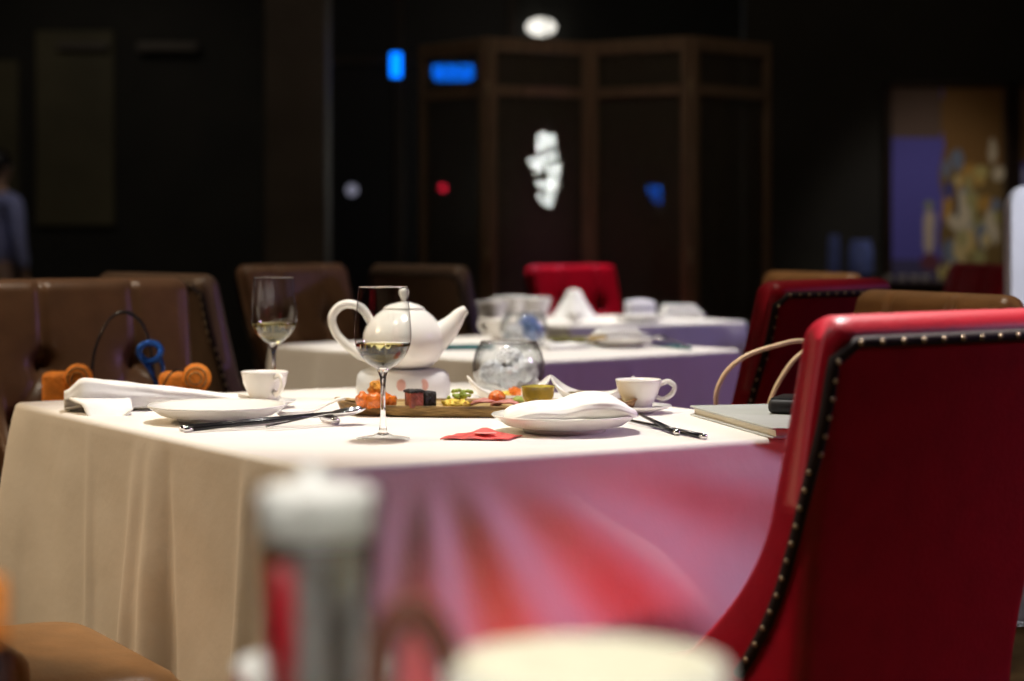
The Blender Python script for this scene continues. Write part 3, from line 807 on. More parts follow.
for i, (x, y, z, r) in enumerate(((-.028, -.012, .040, .026), (.027, -.014, .042, .027), (.0, -.026, .030, .024), (.0, .028, .044, .026), (.002, .0, .062, .027))):
    one('hydrangea_head', 'petalw', lambda b: flower_head(b, r*.78, 60, i+1), ['white flower head at the left side of the near glass bowl', 'white flower head at the right side of the near glass bowl', 'lowest white flower head in front inside the near glass bowl',
        'white flower head at the back inside the near glass bowl', 'topmost white flower head in the near glass bowl'][i], 'flower', (fb[0]+x, fb[1]+y, fb[2]+z), i*.7, 'white flowers in the near bowl', False)

# ------------------------------------------------------------------ grey folder, phone, bag with strap
fd_ang = math.atan2(-.407, .0905)      # long edge direction, towards the camera
fo = thing('menu_folder', 'large pale grey closed folder lying at the right end of the nearest table', 'folder', (.2775, 3.118, ZT), fd_ang+PI/2)
fw, fl, ft = .16, .375, .016
part('cover', 'grey', fo, lambda b: [rbox(b, (fw/2, -fl/2, ft-.0015), (fw, fl, .003), .0012), rbox(b, (fw/2, -fl/2, .002), (fw, fl, .003), .0012)], auto=40)
part('pages', 'cream', fo, lambda b: rbox(b, (fw/2+.002, -fl/2, ft/2), (fw-.008, fl-.008, ft-.0065), .0005), auto=40)
ph = thing('phone', 'black phone-like device lying on the grey folder beside the red chair', 'phone', (P(794, 3.0), 3.0, ZT+ft), R(-20))
part('body', 'blackm', ph, lambda b: rbox(b, (0, 0, .0115), (.06, .10, .022), .008))
part('screen', 'pane', ph, lambda b: rbox(b, (0, 0, .0230), (.052, .09, .0012), .0004))

bg = thing('shoulder_bag', 'beige handbag with a thin looped strap on the tan chair behind the folder', 'handbag', (.44, 3.40, .495))
def bagbody(b):
    rings = []
    for z, w_, d_ in ((0, .085, .045), (.01, .092, .05), (.08, .095, .052), (.17, .09, .042), (.225, .085, .028), (.235, .08, .018)):
        rings.append([(w_*math.copysign(abs(math.cos(2*PI*i/32))**.5, math.cos(2*PI*i/32)), d_*math.copysign(abs(math.sin(2*PI*i/32))**.6, math.sin(2*PI*i/32)), z) for i in range(32)])
    loft(b, rings)
part('body', 'beige', bg, bagbody)
def PT(px, y, d): return Vector((P(px, d), d, HC-(y-HZ)*d/F))-Vector((.44, 3.40, .495))
part('strap', 'beige', bg, lambda b: tube(b, smooth_path([PT(719, 418, 3.37), PT(716, 400, 3.36), PT(719, 385, 3.355), PT(729, 369, 3.35), PT(748, 355, 3.35), PT(775, 346, 3.36), PT(802, 341, 3.38), PT(828, 350, 3.42), PT(838, 380, 3.44), PT(835, 410, 3.44)], 6), .0042, 8))
part('strap', 'beige', bg, lambda b: tube(b, smooth_path([PT(768, 418, 3.40), PT(771, 400, 3.40), PT(780, 380, 3.40), PT(796, 358, 3.41), PT(815, 350, 3.43), PT(842, 372, 3.44), PT(845, 412, 3.44)], 6), .0042, 8))

# black handbag and trinkets on the tufted chair
ch = Vector((-.738, 3.806, .494)); cr = R(210)
def CL(x, y, z=0): return (ch.x+x*math.cos(cr)-y*math.sin(cr), ch.y+x*math.sin(cr)+y*math.cos(cr), ch.z+z)
hx, hd = P(124, 3.83), 3.83
hb = thing('black_handbag', 'black handbag with tall thin handle loops on the tufted brown chair', 'handbag', (hx, hd, .496), R(28))
def hbag(b):
    rings = []
    for z, w_, d_ in ((0, .088, .05), (.01, .096, .055), (.12, .094, .05), (.215, .092, .034), (.238, .082, .022), (.244, .06, .012)):
        rings.append([(w_*math.copysign(abs(math.cos(2*PI*i/32))**.5, math.cos(2*PI*i/32)), d_*math.copysign(abs(math.sin(2*PI*i/32))**.6, math.sin(2*PI*i/32)), z) for i in range(32)])
    loft(b, rings)
part('body', 'blackm', hb, hbag)
for oy, ox in ((-.024, -.006), (.024, .010)):
    part('handle', 'black', hb, lambda b: tube(b, smooth_path([(-.062+ox, oy, .20), (-.066+ox, oy, .25), (-.058+ox, oy, .32), (-.03+ox, oy, .375), (.002+ox, oy, .388), (.034+ox, oy, .365), (.052+ox, oy, .31), (.058+ox, oy, .25), (.056+ox, oy, .20)], 6), .0024, 8))
part('clasp', 'steel', hb, lambda b: rbox(b, (-.10, -.045, .21), (.018, .012, .028), .004))
sx_, sd_ = P(150, 3.74), 3.74
bs = thing('blue_ribbon', 'shiny blue ribbon loop hanging from the black handbag', 'ribbon', (sx_, sd_, HC-(352-HZ)*3.74/F))
part('loop', 'bluemetal', bs, lambda b: tube(b, [(.020*math.cos(2*PI*i/24), .004*math.sin(4*PI*i/24), .017*math.sin(2*PI*i/24)) for i in range(25)], .0065, 8, flat=2.2, up=(0, 1, 0)))
part('tail', 'bluemetal', bs, lambda b: [tube(b, smooth_path([(-.012, 0, -.012), (.000, -.004, -.03), (.008, 0, -.05), (.016, 0, -.066)], 4), [.012, .004], 8, flat=.4), tube(b, smooth_path([(.018, 0, -.010), (.024, .004, -.03), (.020, 0, -.05), (.010, 0, -.064)], 4), [.012, .004], 8, flat=.4)])
def lantern(label, px, d, flip):
    y = 378; z = HC-(y-HZ)*d/F
    t = thing('orange_pouch', label, 'pouch', (P(px, d), d, .495), 0, 'orange pouches on the tufted chair')
    zz = z-.495
    part('body', 'orangefab', t, lambda b: rbox(b, (-flip*.012, 0, (zz+.012)/2), (.078, .05, zz+.012), .012, 4))
    ft_ = part('round_flap', 'orangefab', t, lambda b: ball(b, (flip*.020, -.028, zz+.002), .027, 24, 16, (1, .45, 1)))
    part('stitching', 'bambooside', ft_, lambda b: [tube(b, [(flip*.020+rr*math.cos(2*PI*i/24), -.0285-.0125*math.sqrt(max(0, 1-(rr/.027)**2)), zz+.002+rr*math.sin(2*PI*i/24)) for i in range(25)], .0011, 6) for rr in (.011, .019)])
    return t
l0 = lantern('orange pouch with round flap left of the black handbag', 71, 3.72, 1)
l1 = lantern('orange pouch with round flap right of the black handbag', 188, 3.64, 1)
part('carry_loop', 'black', l1, lambda b: tube(b, smooth_path([(-.045, -.03, .20), (-.044, -.03, .25), (-.025, -.03, .288), (.005, -.03, .290), (.022, -.02, .27), (.028, -.01, .24)], 5), .0018, 6))

# ------------------------------------------------------------------ second and third tables
def put(root, px, y, rz, label, z0=ZT, sc=1):
    d = D(y, z0); o = dup(root, (P(px, d), d, z0), R(rz), label); o.scale = (sc,)*3; return o
dp = put(p0, 621, 347, 0, 'white plate with golden scraps on the second table, beside teal chopsticks', sc=.86)
one('folded_napkin', 'napkin', lambda b: fold_stack(b, .12, .10, 3, .006, 5), 'flat white napkin lying on the second table plate', 'napkin', (dp.location.x-.005, dp.location.y+.005, ZT+.0215), R(12), 'white napkins')
lump('bread_scrap', 'bamboo', dp.location.x-.06, dp.location.y-.052, .014, (1.8, .8, .6), 'golden scrap at the rim of the second table plate', 'food', None, .4, 51, ZT+.0165)
fb2 = (P(524, 4.98), 4.98, ZT)
fbowl(fb2, .95, 'round glass bowl of blue flowers on the second table')
for i, (x, y, z, r) in enumerate(((-.022, -.012, .040, .027), (.024, -.010, .038, .030), (.002, .022, .045, .028), (.012, -.004, .060, .024))):
    one('hydrangea_head', 'petalb' if i in (1, 3) else 'petalw', lambda b: flower_head(b, r*.78, 40, i+9, .012), ['pale flower head at left in the second table bowl', 'deep blue flower head at right in the second table bowl',
        'pale flower head at the back of the second table bowl', 'blue flower head topping the second table bowl'][i], 'flower', (fb2[0]+x, fb2[1]+y, fb2[2]+z), i*.7, 'flowers in the second table bowl', False)
put(c0, 502, 341, 150, 'white cup on the second table in front of the blue flowers', sc=1.25)
one('folded_napkin', 'napkin', lambda b: fold_stack(b, .17, .13, 2, .004, 9), 'flat white napkin on the second table between flowers and plate', 'napkin', (P(563, 5.0), 5.0, ZT+.001), R(30), 'white napkins')
one('green_dish', mat('olive_glaze', (.16, .15, .05), .3, vary=.3), lambda b: lathe(b, [(0, .001), (.05, .001), (.072, .010), (.074, .014), (.068, .012), (.048, .006), (0, .005)], 40, sx=1.1, sy=.7), 'small flat olive dish near the back of the second table', 'dish', (P(575, 5.25), 5.25, ZT))
sp2 = bpy.data.objects['steel_spoon'].copy(); COL.objects.link(sp2); sp2.location = (P(664, 5.0), 5.0, ZT+.004); sp2.rotation_euler.z = R(115); sp2['label'] = 'shiny spoon on the second table right of its plate'
chop('teal chopstick pointing right on the second table, nearer one', 'teal', (P(690, 4.91), 4.91), (P(655, 5.06), 5.06), .0045, 'teal chopsticks', 'teal')
chop('teal chopstick on the second table lying just behind its pair', 'teal', (P(690, 4.95), 4.95), (P(652, 5.08), 5.08), .0045, 'teal chopsticks', 'teal')
tc_ = thing('tea_tray', 'slim dark teal tray on the second table beyond the teapot spout', 'tray', (P(466, 4.95), 4.95, ZT), R(10))
part('base', 'teal', tc_, lambda b: rbox(b, (0, 0, .004), (.13, .07, .007), .003))
part('rim', 'teal', tc_, lambda b: tube(b, [(.063, .033, .008), (-.063, .033, .008), (-.063, -.033, .008), (.063, -.033, .008), (.063, .033, .008)], .003, 6))
# far table
def tall_cup(label, px, d, sc, rz=0):
    o = dup(c0, (P(px, d), d, ZT), R(rz), label); o.scale = (sc, sc, sc*1.15); o['group'] = 'white cups on the far table'; return o
tall_cup('white cup on the far table, leftmost of the cluster', 488, 6.86, 1.0, 160)
tall_cup('white cup at the front of the far table cluster', 495, 6.62, 1.2, 200)
tall_cup('white cup rising at the back of the far table cluster', 514, 6.92, 1.3, 180)
tall_cup('white cup nearest the peaked napkin on the far table', 537, 6.72, 1.35, 90)
def peak(b):
    rings = []
    for i in range(22):
        t = i/21; z = .100*t; r_ = lerp(.078, .018, t**.8)*(1 if t < .97 else .5)
        rings.append([(r_*math.cos(2*PI*k/48)*(1+.10*math.cos(8*2*PI*k/48)*(1-t*.5)), r_*math.sin(2*PI*k/48)*(1+.10*math.cos(8*2*PI*k/48)*(1-t*.5)), z) for k in range(48)])
    loft(b, rings)
one('peaked_napkin', 'napkin', peak, 'white napkin folded into a tall peak before the far red chair', 'napkin', (P(574, 6.75), 6.75, ZT), 0, 'white napkins')
cs2 = make_cup('small white cup added for a bright dot at the foot of the peaked napkin', .024, .032, .018, 'sake_cup', 'small cups', False); cs2.location = (P(575, 6.50), 6.50, ZT)  # cup added to stand for a highlight dot; copied for the sideboard cups
one('napkin_box', 'white', lambda b: [rbox(b, (0, 0, .031), (.092, .075, .06), .012, 3), rbox(b, (0, 0, .062), (.05, .016, .006), .002)], 'small white box on the far table right of the peaked napkin', 'box', (P(640, 6.80), 6.80, ZT), R(15))
one('folded_napkin', 'napkin', lambda b: fold_stack(b, .15, .09, 5, .008, 15, .08), 'stacked white napkin beside the small white box on the far table', 'napkin', (P(680, 6.82), 6.82, ZT+.001), R(10), 'white napkins')
fp = dup(p0, (P(640, 6.50), 6.50, ZT), 0, 'white plate on the far table in front of the small box'); fp.scale = (.8, .8, .8)

# ------------------------------------------------------------------ foreground
gx, gd = P(317, .95), .95
tg = thing('iced_drink', 'tall blurred glass of dark iced drink with white foam at the front', 'drink', (gx, gd, ZT))
H = .158
def sc_r(z): return lerp(.0225, .0305, z/H)
part('tumbler', 'glass', tg, lambda b: lathe(b, [(0, .001), (.021, .001), (.0225, .004)]+[(sc_r(H*i/8), H*i/8) for i in range(1, 9)]+[(sc_r(H)-.0012, H)]+[(sc_r(H*i/8)-.0016, H*i/8) for i in range(8, 0, -1)]+[(0, .008)], 40))
part('drink', 'cola', tg, lambda b: lathe(b, [(0, .009), (.0205, .009)]+[(sc_r(z)-.0022, z) for z in (.03, .06, .09, .12, .137)]+[(.0215, .130), (.012, .121), (0, .119)], 36))
part('foam', 'foamw', tg, lambda b: lathe(b, [(0, .1195), (.012, .1215), (.0215, .1305)]+[(sc_r(z)-.0022, z) for z in (.1375, .145, .156)]+[(.026, .1605), (.015, .163), (0, .164)], 36))
part('straw', 'strawm', tg, lambda b: tube(b, [(-.003, -.0215, .112), (-.001, -.013, .174)], .0046, 10))
part('stirrer', 'redplastic', tg, lambda b: tube(b, [(-.0135, -.0195, .03), (-.0125, -.0222, .128)], .0072, 10))
mg = thing('mug', 'wide cream mug of pale foam, brown handle on its left, blurred in front', 'mug', (P(588, .85), .87, ZT))
part('body', 'china', mg, lambda b: lathe(b, [(0, .001), (.044, .001), (.052, .006), (.058, .03), (.061, .065), (.0615, .0935), (.060, .0945), (.0585, .0925), (.057, .03), (.045, .008), (0, .006)], 48))
part('foam', 'foam', mg, lambda b: lathe(b, [(.0575, .080), (.0583, .091), (.055, .0955), (.042, .0975), (.020, .0965), (0, .096)], 48))
part('handle', 'copper', mg, lambda b: tube(b, smooth_path([(-.058, 0, .078), (-.061, -.001, .098), (-.070, -.002, .114), (-.080, -.004, .117), (-.088, -.004, .104), (-.090, -.004, .080), (-.084, -.003, .052), (-.070, -.001, .032), (-.055, 0, .026)], 6), .0045, 10, flat=1.6))
tb_ = thing('tea_bowl', 'white bowl half hidden behind the tall iced drink', 'bowl', (P(317, 1.07), 1.07, ZT))
part('bowl', 'china', tb_, lambda b: lathe(b, [(0, .001), (.024, .001), (.034, .014), (.041, .034), (.0435, .052), (.042, .0525), (.038, .034), (.030, .015), (0, .008)], 40))
part('glaze_spot', 'redplastic', tb_, lambda b: ball(b, (-.034, -.020, .044), .009, 12, 8, (.8, .6, .8)))
jr = thing('jar', 'dark jar with an orange lid at the lower left edge', 'jar', (P(-34, 1.02), 1.02, ZT))
part('body', 'black', jr, lambda b: lathe(b, [(0, .001), (.017, .001), (.0195, .004), (.0195, .066), (.018, .072), (0, .072)], 32))
part('lid', 'orangefab', jr, lambda b: lathe(b, [(.0198, .074), (.0202, .076), (.0202, .102), (.0185, .105), (0, .106), (0, .074)], 32))

# ------------------------------------------------------------------ folding screen
fs = thing('folding_screen', 'tall four-panel wooden folding screen with woven panels', 'folding screen')
J = [(-.369, 8.11), (-.097, 7.75), (.31, 7.95), (.688, 7.70), (1.032, 8.02)]
HS = 1.80
for i in range(4):
    a, b_ = Vector((*J[i], 0)), Vector((*J[i+1], 0)); dv = (b_-a); ln = dv.length; dv.normalize(); nv = Vector((-dv.y, dv.x, 0))
    rot = Matrix((dv, nv, Vector((0, 0, 1)))).transposed()
    def bar(b, s0, s1, z0, z1, th=.03, off=0): rbox(b, a+dv*((s0+s1)/2)+Vector((0, 0, (z0+z1)/2))+nv*off, (s1-s0, th, z1-z0), .004, 2, rot)
    g = .004; sw_ = .038
    fr = part('panel', 'screenwood', fs, lambda b: [bar(b, g, sw_, 0, HS), bar(b, ln-sw_, ln-g, 0, HS), bar(b, sw_, ln-sw_, HS-.055, HS), bar(b, sw_, ln-sw_, 1.575, 1.615), bar(b, sw_, ln-sw_, .52, .57), bar(b, sw_, ln-sw_, .06, .12)], smooth=False)
    part('weave', 'weave', fr, lambda b: [bar(b, sw_, ln-sw_, .12, .52, .006), bar(b, sw_, ln-sw_, .57, 1.575, .006), bar(b, sw_, ln-sw_, 1.615, HS-.055, .006)], smooth=False)
    if i < 3:
        for z in (.3, .95, 1.6): part('hinge', 'nail', fr, lambda b: tube(b, [b_+Vector((0, 0, z-.03)), b_+Vector((0, 0, z+.03))], .006, 8))

# ------------------------------------------------------------------ lights and signs far behind
def W(px, y, d): return (P(px, d), d, HC-(y-HZ)*d/F)
cl = thing('crystal_pendant', 'bright white crystal pendant lamp glowing through the folding screen', 'lamp', W(546, 170, 11))
def crystals(b):
    r = random.Random(12)
    for i in range(44):
        t = r.random(); z = lerp(.19, -.19, t); w_ = .075*(1-.75*abs(t-.35))
        ball(b, (r.uniform(-w_, w_)-.02*math.sin(t*7), r.uniform(-.05, .05), z), r.uniform(.010, .020), 8, 6)
part('crystals', 'crystal', cl, crystals)
part('cord', 'blackm', cl, lambda b: tube(b, [(0, 0, .15), (0, 0, 3.4-cl.location.z)], .006, 6))
wl = thing('wall_lamp', 'small white lamp glowing above the folding screen', 'lamp', W(541, 27, 13.25))
part('shade', 'lampw', wl, lambda b: ball(b, (0, 0, 0), .085, 20, 12, (1.15, .8, .68)))
part('bracket', 'nail', wl, lambda b: tube(b, [(0, .05, .0), (0, .15, .02)], .012, 8))
def sign(name, label, px, y, w_, h_, d, m, cells):
    t = thing(name, label, 'sign', W(px, y, d))
    part('box', 'blackm', t, lambda b: rbox(b, (0, .035, 0), (w_*1.15, .05, h_*1.2), .01))
    part('lit_panel', m, t, lambda b: [rbox(b, (cx*w_, 0, cz*h_), (cw*w_, .02, chh*h_), .006) for cx, cz, cw, chh in cells], smooth=False)
    return t
sign('blue_sign', 'broad blue lit sign glowing through the screen\'s top left panel', 453, 70, .28, .155, 13.33, 'neonb', ((-.33, .05, .3, .8), (.02, .1, .34, .6), (.36, .05, .26, .8), (0, -.36, .8, .2)))
sign('blue_sign', 'narrow upright blue lit sign just left of the folding screen', 396, 65, .080, .16, 13.28, 'neonb', ((0, 0, .9, 1),))
sign('blue_light', 'small blue light glowing through the third screen panel', 655, 191, .095, .085, 13.342, 'neonb', ((0, .05, .9, .8), (.15, -.75, .5, .35)))
rl = thing('red_lamp', 'small round red lamp glowing through the screen\'s left panel', 'lamp', W(443, 188, 13.32))
part('lens', 'neonr', rl, lambda b: ball(b, (0, 0, 0), .024, 14, 10))
part('housing', 'blackm', rl, lambda b: rbox(b, (0, .04, 0), (.07, .05, .07), .01))
gl_ = thing('small_lamp', 'faint pale lamp in the dark between pillar and screen', 'lamp', W(352, 190, 13.28))
part('lens', mat('dim_pale_lens', (.5, .5, .6), .4, emit=(.6, .6, .8), estr=.25), gl_, lambda b: ball(b, (0, 0, 0), .04, 14, 10))
part('housing', 'blackm', gl_, lambda b: rbox(b, (0, .05, 0), (.09, .05, .09), .01))

# ------------------------------------------------------------------ mural, sideboard, vases
sb = thing('sideboard', 'dark wooden sideboard under the painted mural', 'sideboard', (1.95, 9.25, 0))
part('carcass', 'darkwood', sb, lambda b: rbox(b, (0, 0, .44), (1.5, .42, .70), .01), smooth=False)
part('top', 'darkwood', sb, lambda b: rbox(b, (0, -.01, .805), (1.56, .48, .035), .008), smooth=False)
for i in range(4):
    d_ = part('door', 'darkwood', sb, lambda b: rbox(b, (-.555+.37*i, -.22, .44), (.35, .025, .64), .006), smooth=False)
    part('knob', 'nail', d_, lambda b: ball(b, (-.555+.37*i+(.13 if i % 2 == 0 else -.13), -.243, .5), .013))
for x in (-.7, .7):
    for y in (-.17, .17): part('leg', 'darkwood', sb, lambda b: tube(b, [(x, y, .1), (x, y, 0)], [.028, .02], 8))
ZS = .8225
def vase(label, px, d, h, r_):
    t = one('glass_vase', 'bluelit', lambda b: lathe(b, [(0, .001), (r_*.8, .001), (r_, h*.25), (r_*.95, h*.75), (r_*.8, h*.97), (r_*.82, h), (r_*.75, h), (r_*.88, h*.74), (r_*.93, h*.26), (r_*.7, .012), (0, .010)], 28), label, 'vase', (P(px, d), d, ZS), 0, 'blue-lit glass vases')
    return t
vase('slim blue-lit glass vase at the left end of the sideboard', 834, 9.2, .215, .030)
vase('wide blue-lit glass vase on the sideboard next to the slim one', 861, 9.2, .19, .058)
lc = ['leftmost white cup on the sideboard below the mural', 'white cup second from the left below the mural', 'white cup third from the left below the mural', 'rightmost white cup on the sideboard below the mural']
for i, px in enumerate((889, 902, 914, 925)):
    o = dup(cs2, (P(px, 9.1), 9.1, ZS), 0, lc[i]); o['group'] = 'white cups on the sideboard'; o.scale = (.85, .85, .9)
def mural(name, label, x0, x1, z0, z1, y, fn, nx=70, nz=100):
    t = thing(name, label, 'mural', ((x0+x1)/2, y, z0))
    me = bpy.data.meshes.new('canvas'); V = []; Fc = []; C = []
    W_ = x1-x0; Hh = z1-z0
    for j in range(nz+1):
        for i in range(nx+1):
            u, v = i/nx, j/nz; V.append((-W_/2+u*W_, -.02, v*Hh)); C.append(fn(u, v))
    n = len(V); k1 = nx+1
    for j in range(nz):
        for i in range(nx): Fc.append((j*k1+i, j*k1+i+1, (j+1)*k1+i+1, (j+1)*k1+i))
    back = len(V)
    V += [(-W_/2, .02, 0), (W_/2, .02, 0), (W_/2, .02, Hh), (-W_/2, .02, Hh)]; C += [(.02, .02, .02)]*4
    Fc.append((back+3, back+2, back+1, back))
    me.from_pydata(V, [], Fc)
    ca = me.color_attributes.new('paint', 'FLOAT_COLOR', 'POINT')
    for i, c in enumerate(C): ca.data[i].color = (*c, 1)
    me.materials.append(M['paint'])
    o = bpy.data.objects.new('canvas', me); COL.objects.link(o); o.parent = t
    part('frame', 'darkwood', t, lambda b: [rbox(b, (s*(W_/2+.015), 0, Hh/2), (.03, .06, Hh+.06), .006) for s in (-1, 1)]+[rbox(b, (0, 0, z), (W_+.06, .06, .03), .006) for z in (-.015, Hh+.015)], smooth=False)
    return t
br = random.Random(5)
palette = [(.62, .40, .10), (.70, .55, .25), (.50, .27, .05), (.70, .60, .42), (.40, .36, .14), (.18, .22, .30), (.55, .45, .15)]
blobs = []
for _ in range(60):
    u = br.gauss(.72, .16); v = br.gauss(.36, .17)
    if u < .42 or v > .70: continue
    blobs.append((u, v, br.uniform(.03, .10), br.uniform(.03, .085), br.choice(palette)))
blobs += [(.33, .27, .065, .15, (.62, .50, .38)), (.33, .40, .05, .03, (.30, .32, .18)), (.34, .11, .09, .055, (.16, .04, .06)), (.50, .48, .04, .05, (.03, .05, .30)), (.57, .40, .03, .07, (.02, .02, .06))]
def mfn(u, v):
    if v > .74 and u < .44: c = (.14, .085, .06)
    elif u < .44+.02*math.sin(v*20): c = (.115, .10, .46) if v > .12 else (.07, .06, .16)
    else: c = (.22, .105, .02) if v > .6 else (.20, .12, .03)
    if .995 > u > .985: c = (.02, .02, .02)
    for bu, bv, ru, rv, bc in blobs:
        q = ((u-bu)/ru)**2+((v-bv)/rv)**2+.5*noise.noise(Vector((u*14, v*14, bu*9)))
        if q < 1: k = sm(1, .5, q); c = tuple(lerp(c[i], bc[i], k) for i in range(3))
    return c
dM = 9.82
mural('painted_mural', 'tall painted mural with blue field and golden abstract shapes above the sideboard', P(891, dM), P(1004, dM), HC-(284-HZ)*dM/F, HC-(88-HZ)*dM/F, dM, mfn)
def mfn2(u, v):
    c = (.10, .09, .42) if v < .62 else (.20, .10, .03)
    q = noise.noise(Vector((u*9, v*14, 3)))
    return tuple(lerp(c[i], (.5, .5, .75)[i], sm(.1, .5, q) if v < .6 else 0) for i in range(3))
mural('painted_mural', 'blue painted mural panel cut by the right edge, behind the white panel', P(1020, dM), P(1090, dM), HC-(284-HZ)*dM/F, HC-(88-HZ)*dM/F, dM, mfn2, 40, 80)
def rpanel(b):
    w_, hh, r_ = .17, 1.165, .06
    pts = [(-w_/2, 0.0)]+[(-w_/2+r_+r_*math.cos(a), hh-r_+r_*math.sin(a)) for a in [PI-i*PI/16 for i in range(9)]]+[(w_/2-r_+r_*math.cos(a), hh-r_+r_*math.sin(a)) for a in [PI/2-i*PI/16 for i in range(9)]]+[(w_/2, 0.0)]
    loft(b, [[(x*(1-k), y, max(0, z-(.004 if k else 0)*0)) for x, z in pts] for y, k in ((-.035, .04), (-.030, 0), (.030, 0), (.035, .04))])
wp = thing('standing_panel', 'tall white round-topped panel standing at the right edge', 'panel', (P(1007, 5.3)+.085, 5.3, 0))
part('board', 'white', wp, rpanel, auto=40)
part('foot', 'steel', wp, lambda b: rbox(b, (0, 0, .012), (.26, .22, .024), .008))

# ------------------------------------------------------------------ person standing far left
pr = (P(-3, 12), 12.0)
pe = thing('person', 'dark-haired person in a pale blue shirt standing at the far left edge', 'person', (*pr, 0), R(-35))
def skin_body(name, joints, edges, m, parent, sub=1):
    me = bpy.data.meshes.new(name); me.from_pydata([j[:3] for j in joints], edges, [])
    o = bpy.data.objects.new(name, me); COL.objects.link(o)
    md = o.modifiers.new('s', 'SKIN'); md.use_smooth_shade = True
    for i, j in enumerate(joints):
        sv = me.skin_vertices[0].data[i]; sv.radius = (j[3], j[4] if len(j) > 4 else j[3]); sv.use_root = (i == 0)
    s2 = o.modifiers.new('u', 'SUBSURF'); s2.levels = sub; s2.render_levels = sub
    bpy.context.view_layer.update()
    dg = bpy.context.evaluated_depsgraph_get(); ev = bpy.data.meshes.new_from_object(o.evaluated_get(dg))
    bpy.data.objects.remove(o); bpy.data.meshes.remove(me)
    for p in ev.polygons: p.use_smooth = True
    ev.name = name; ev.materials.clear(); ev.materials.append(M[m])
    o = bpy.data.objects.new(name, ev); COL.objects.link(o); o.parent = parent; return o
Jt = [(0, 0, .80, .105, .085), (0, 0, .98, .095, .075), (0, 0, 1.16, .12, .08), (0, 0, 1.265, .085, .06), (0, .004, 1.325, .042), (0, .014, 1.385, .062, .07), (0, .016, 1.455, .068, .082), (0, .010, 1.515, .045, .055)]
Ed = [(i, i+1) for i in range(7)]
for s in (-1, 1):
    i0 = len(Jt)
    Jt += [(s*.155, 0, 1.235, .045), (s*.195, -.01, 1.0, .036), (s*.205, .035, .80, .026), (s*.205, .05, .735, .028, .016)]
    Ed += [(3, i0), (i0, i0+1), (i0+1, i0+2), (i0+2, i0+3)]
    for f in range(4):
        k0 = len(Jt); fx = (f-1.5)*.017
        Jt += [(s*.205-.004*f*s, .05+fx, .70, .0085), (s*.203, .053+fx, .668-.004*abs(f-1.4), .0075), (s*.196, .055+fx, .642-.005*abs(f-1.4), .0065)]
        Ed += [(i0+3, k0), (k0, k0+1), (k0+1, k0+2)]
    k0 = len(Jt); Jt += [(s*.196, .085, .715, .0095), (s*.188, .098, .685, .008)]; Ed += [(i0+3, k0), (k0, k0+1)]
    l0_ = len(Jt); Jt += [(s*.085, 0, .76, .080), (s*.09, .012, .42, .055), (s*.09, -.01, .07, .036), (s*.095, .06, .035, .034), (s*.10, .13, .025, .026)]
    Ed += [(0, l0_), (l0_, l0_+1), (l0_+1, l0_+2), (l0_+2, l0_+3), (l0_+3, l0_+4)]
bd = skin_body('body', Jt, Ed, 'skin', pe)
part('nose', 'skin', bd, lambda b: ball(b, (0, .098, 1.425), .013, 10, 8, (.8, 1, 1.4)))
for s in (-1, 1):
    part('eye', 'white', bd, lambda b: ball(b, (s*.026, .085, 1.452), .010, 10, 8, (1.2, .6, .7)))
    part('ear', 'skin', bd, lambda b: ball(b, (s*.070, .005, 1.435), .02, 10, 8, (.4, .8, 1.3)))
part('mouth', 'ham', bd, lambda b: ball(b, (0, .086, 1.388), .017, 10, 6, (1.2, .4, .35)))
def hairf(b):
    ball(b, (0, -.004, 1.470), .088, 20, 14, (.95, 1.03, .90), .08, 3)
    for v in b.verts:
        if v.co.y > .05 and v.co.z < 1.48: v.co.y = .045
    ball(b, (0, -.06, 1.41), .06, 14, 10, (1.1, .7, 1.2), .08, 4)
part('hair', 'hair', pe, hairf)
JS = [(0, 0, .80, .128, .108), (0, 0, .98, .120, .098), (0, 0, 1.16, .142, .100), (0, 0, 1.262, .10, .075), (0, .002, 1.305, .056)]
ES = [(0, 1), (1, 2), (2, 3), (3, 4)]
for s in (-1, 1):
    i0 = len(JS); JS += [(s*.158, 0, 1.235, .064), (s*.197, -.01, 1.0, .054), (s*.206, .03, .82, .042)]; ES += [(3, i0), (i0, i0+1), (i0+1, i0+2)]
skin_body('shirt', JS, ES, 'shirt', pe)
JP = [(0, 0, .82, .125, .105), (0, 0, .76, .12, .10)]; EP = [(0, 1)]
for s in (-1, 1):
    i0 = len(JP); JP += [(s*.085, 0, .68, .092), (s*.09, .012, .42, .070), (s*.09, -.01, .09, .058)]; EP += [(1, i0), (i0, i0+1), (i0+1, i0+2)]
skin_body('trousers', JP, EP, 'trousers', pe)

# ------------------------------------------------------------------ lights
def spot(name, loc, tgt, w_, size, col=(1, 1, 1), blend=.5, rad=.06):
    l = bpy.data.lights.new(name, 'SPOT'); l.energy = w_; l.spot_size = R(size); l.spot_blend = blend; l.color = col; l.shadow_soft_size = rad
    o = bpy.data.objects.new(name, l); COL.objects.link(o); o.location = loc
    o.rotation_euler = (Vector(tgt)-Vector(loc)).to_track_quat('-Z', 'Y').to_euler(); return o
def area(name, loc, tgt, w_, sx, sy, col=(1, 1, 1)):
    l = bpy.data.lights.new(name, 'AREA'); l.energy = w_; l.shape = 'RECTANGLE'; l.size = sx; l.size_y = sy; l.color = col
    o = bpy.data.objects.new(name, l); COL.objects.link(o); o.location = loc
    o.rotation_euler = (Vector(tgt)-Vector(loc)).to_track_quat('-Z', 'Y').to_euler(); return o
WARM = (1, .86, .68); WHITE = (1, .955, .89)
spot('ceiling_downlight', (-.10, 3.25, 3.3), (-.10, 3.15, .75), 310, 34, WHITE, .6, .10)
spot('ceiling_downlight', (-.9, 2.9, 3.3), (-.15, 3.0, .75), 70, 40, WARM, .6, .10)
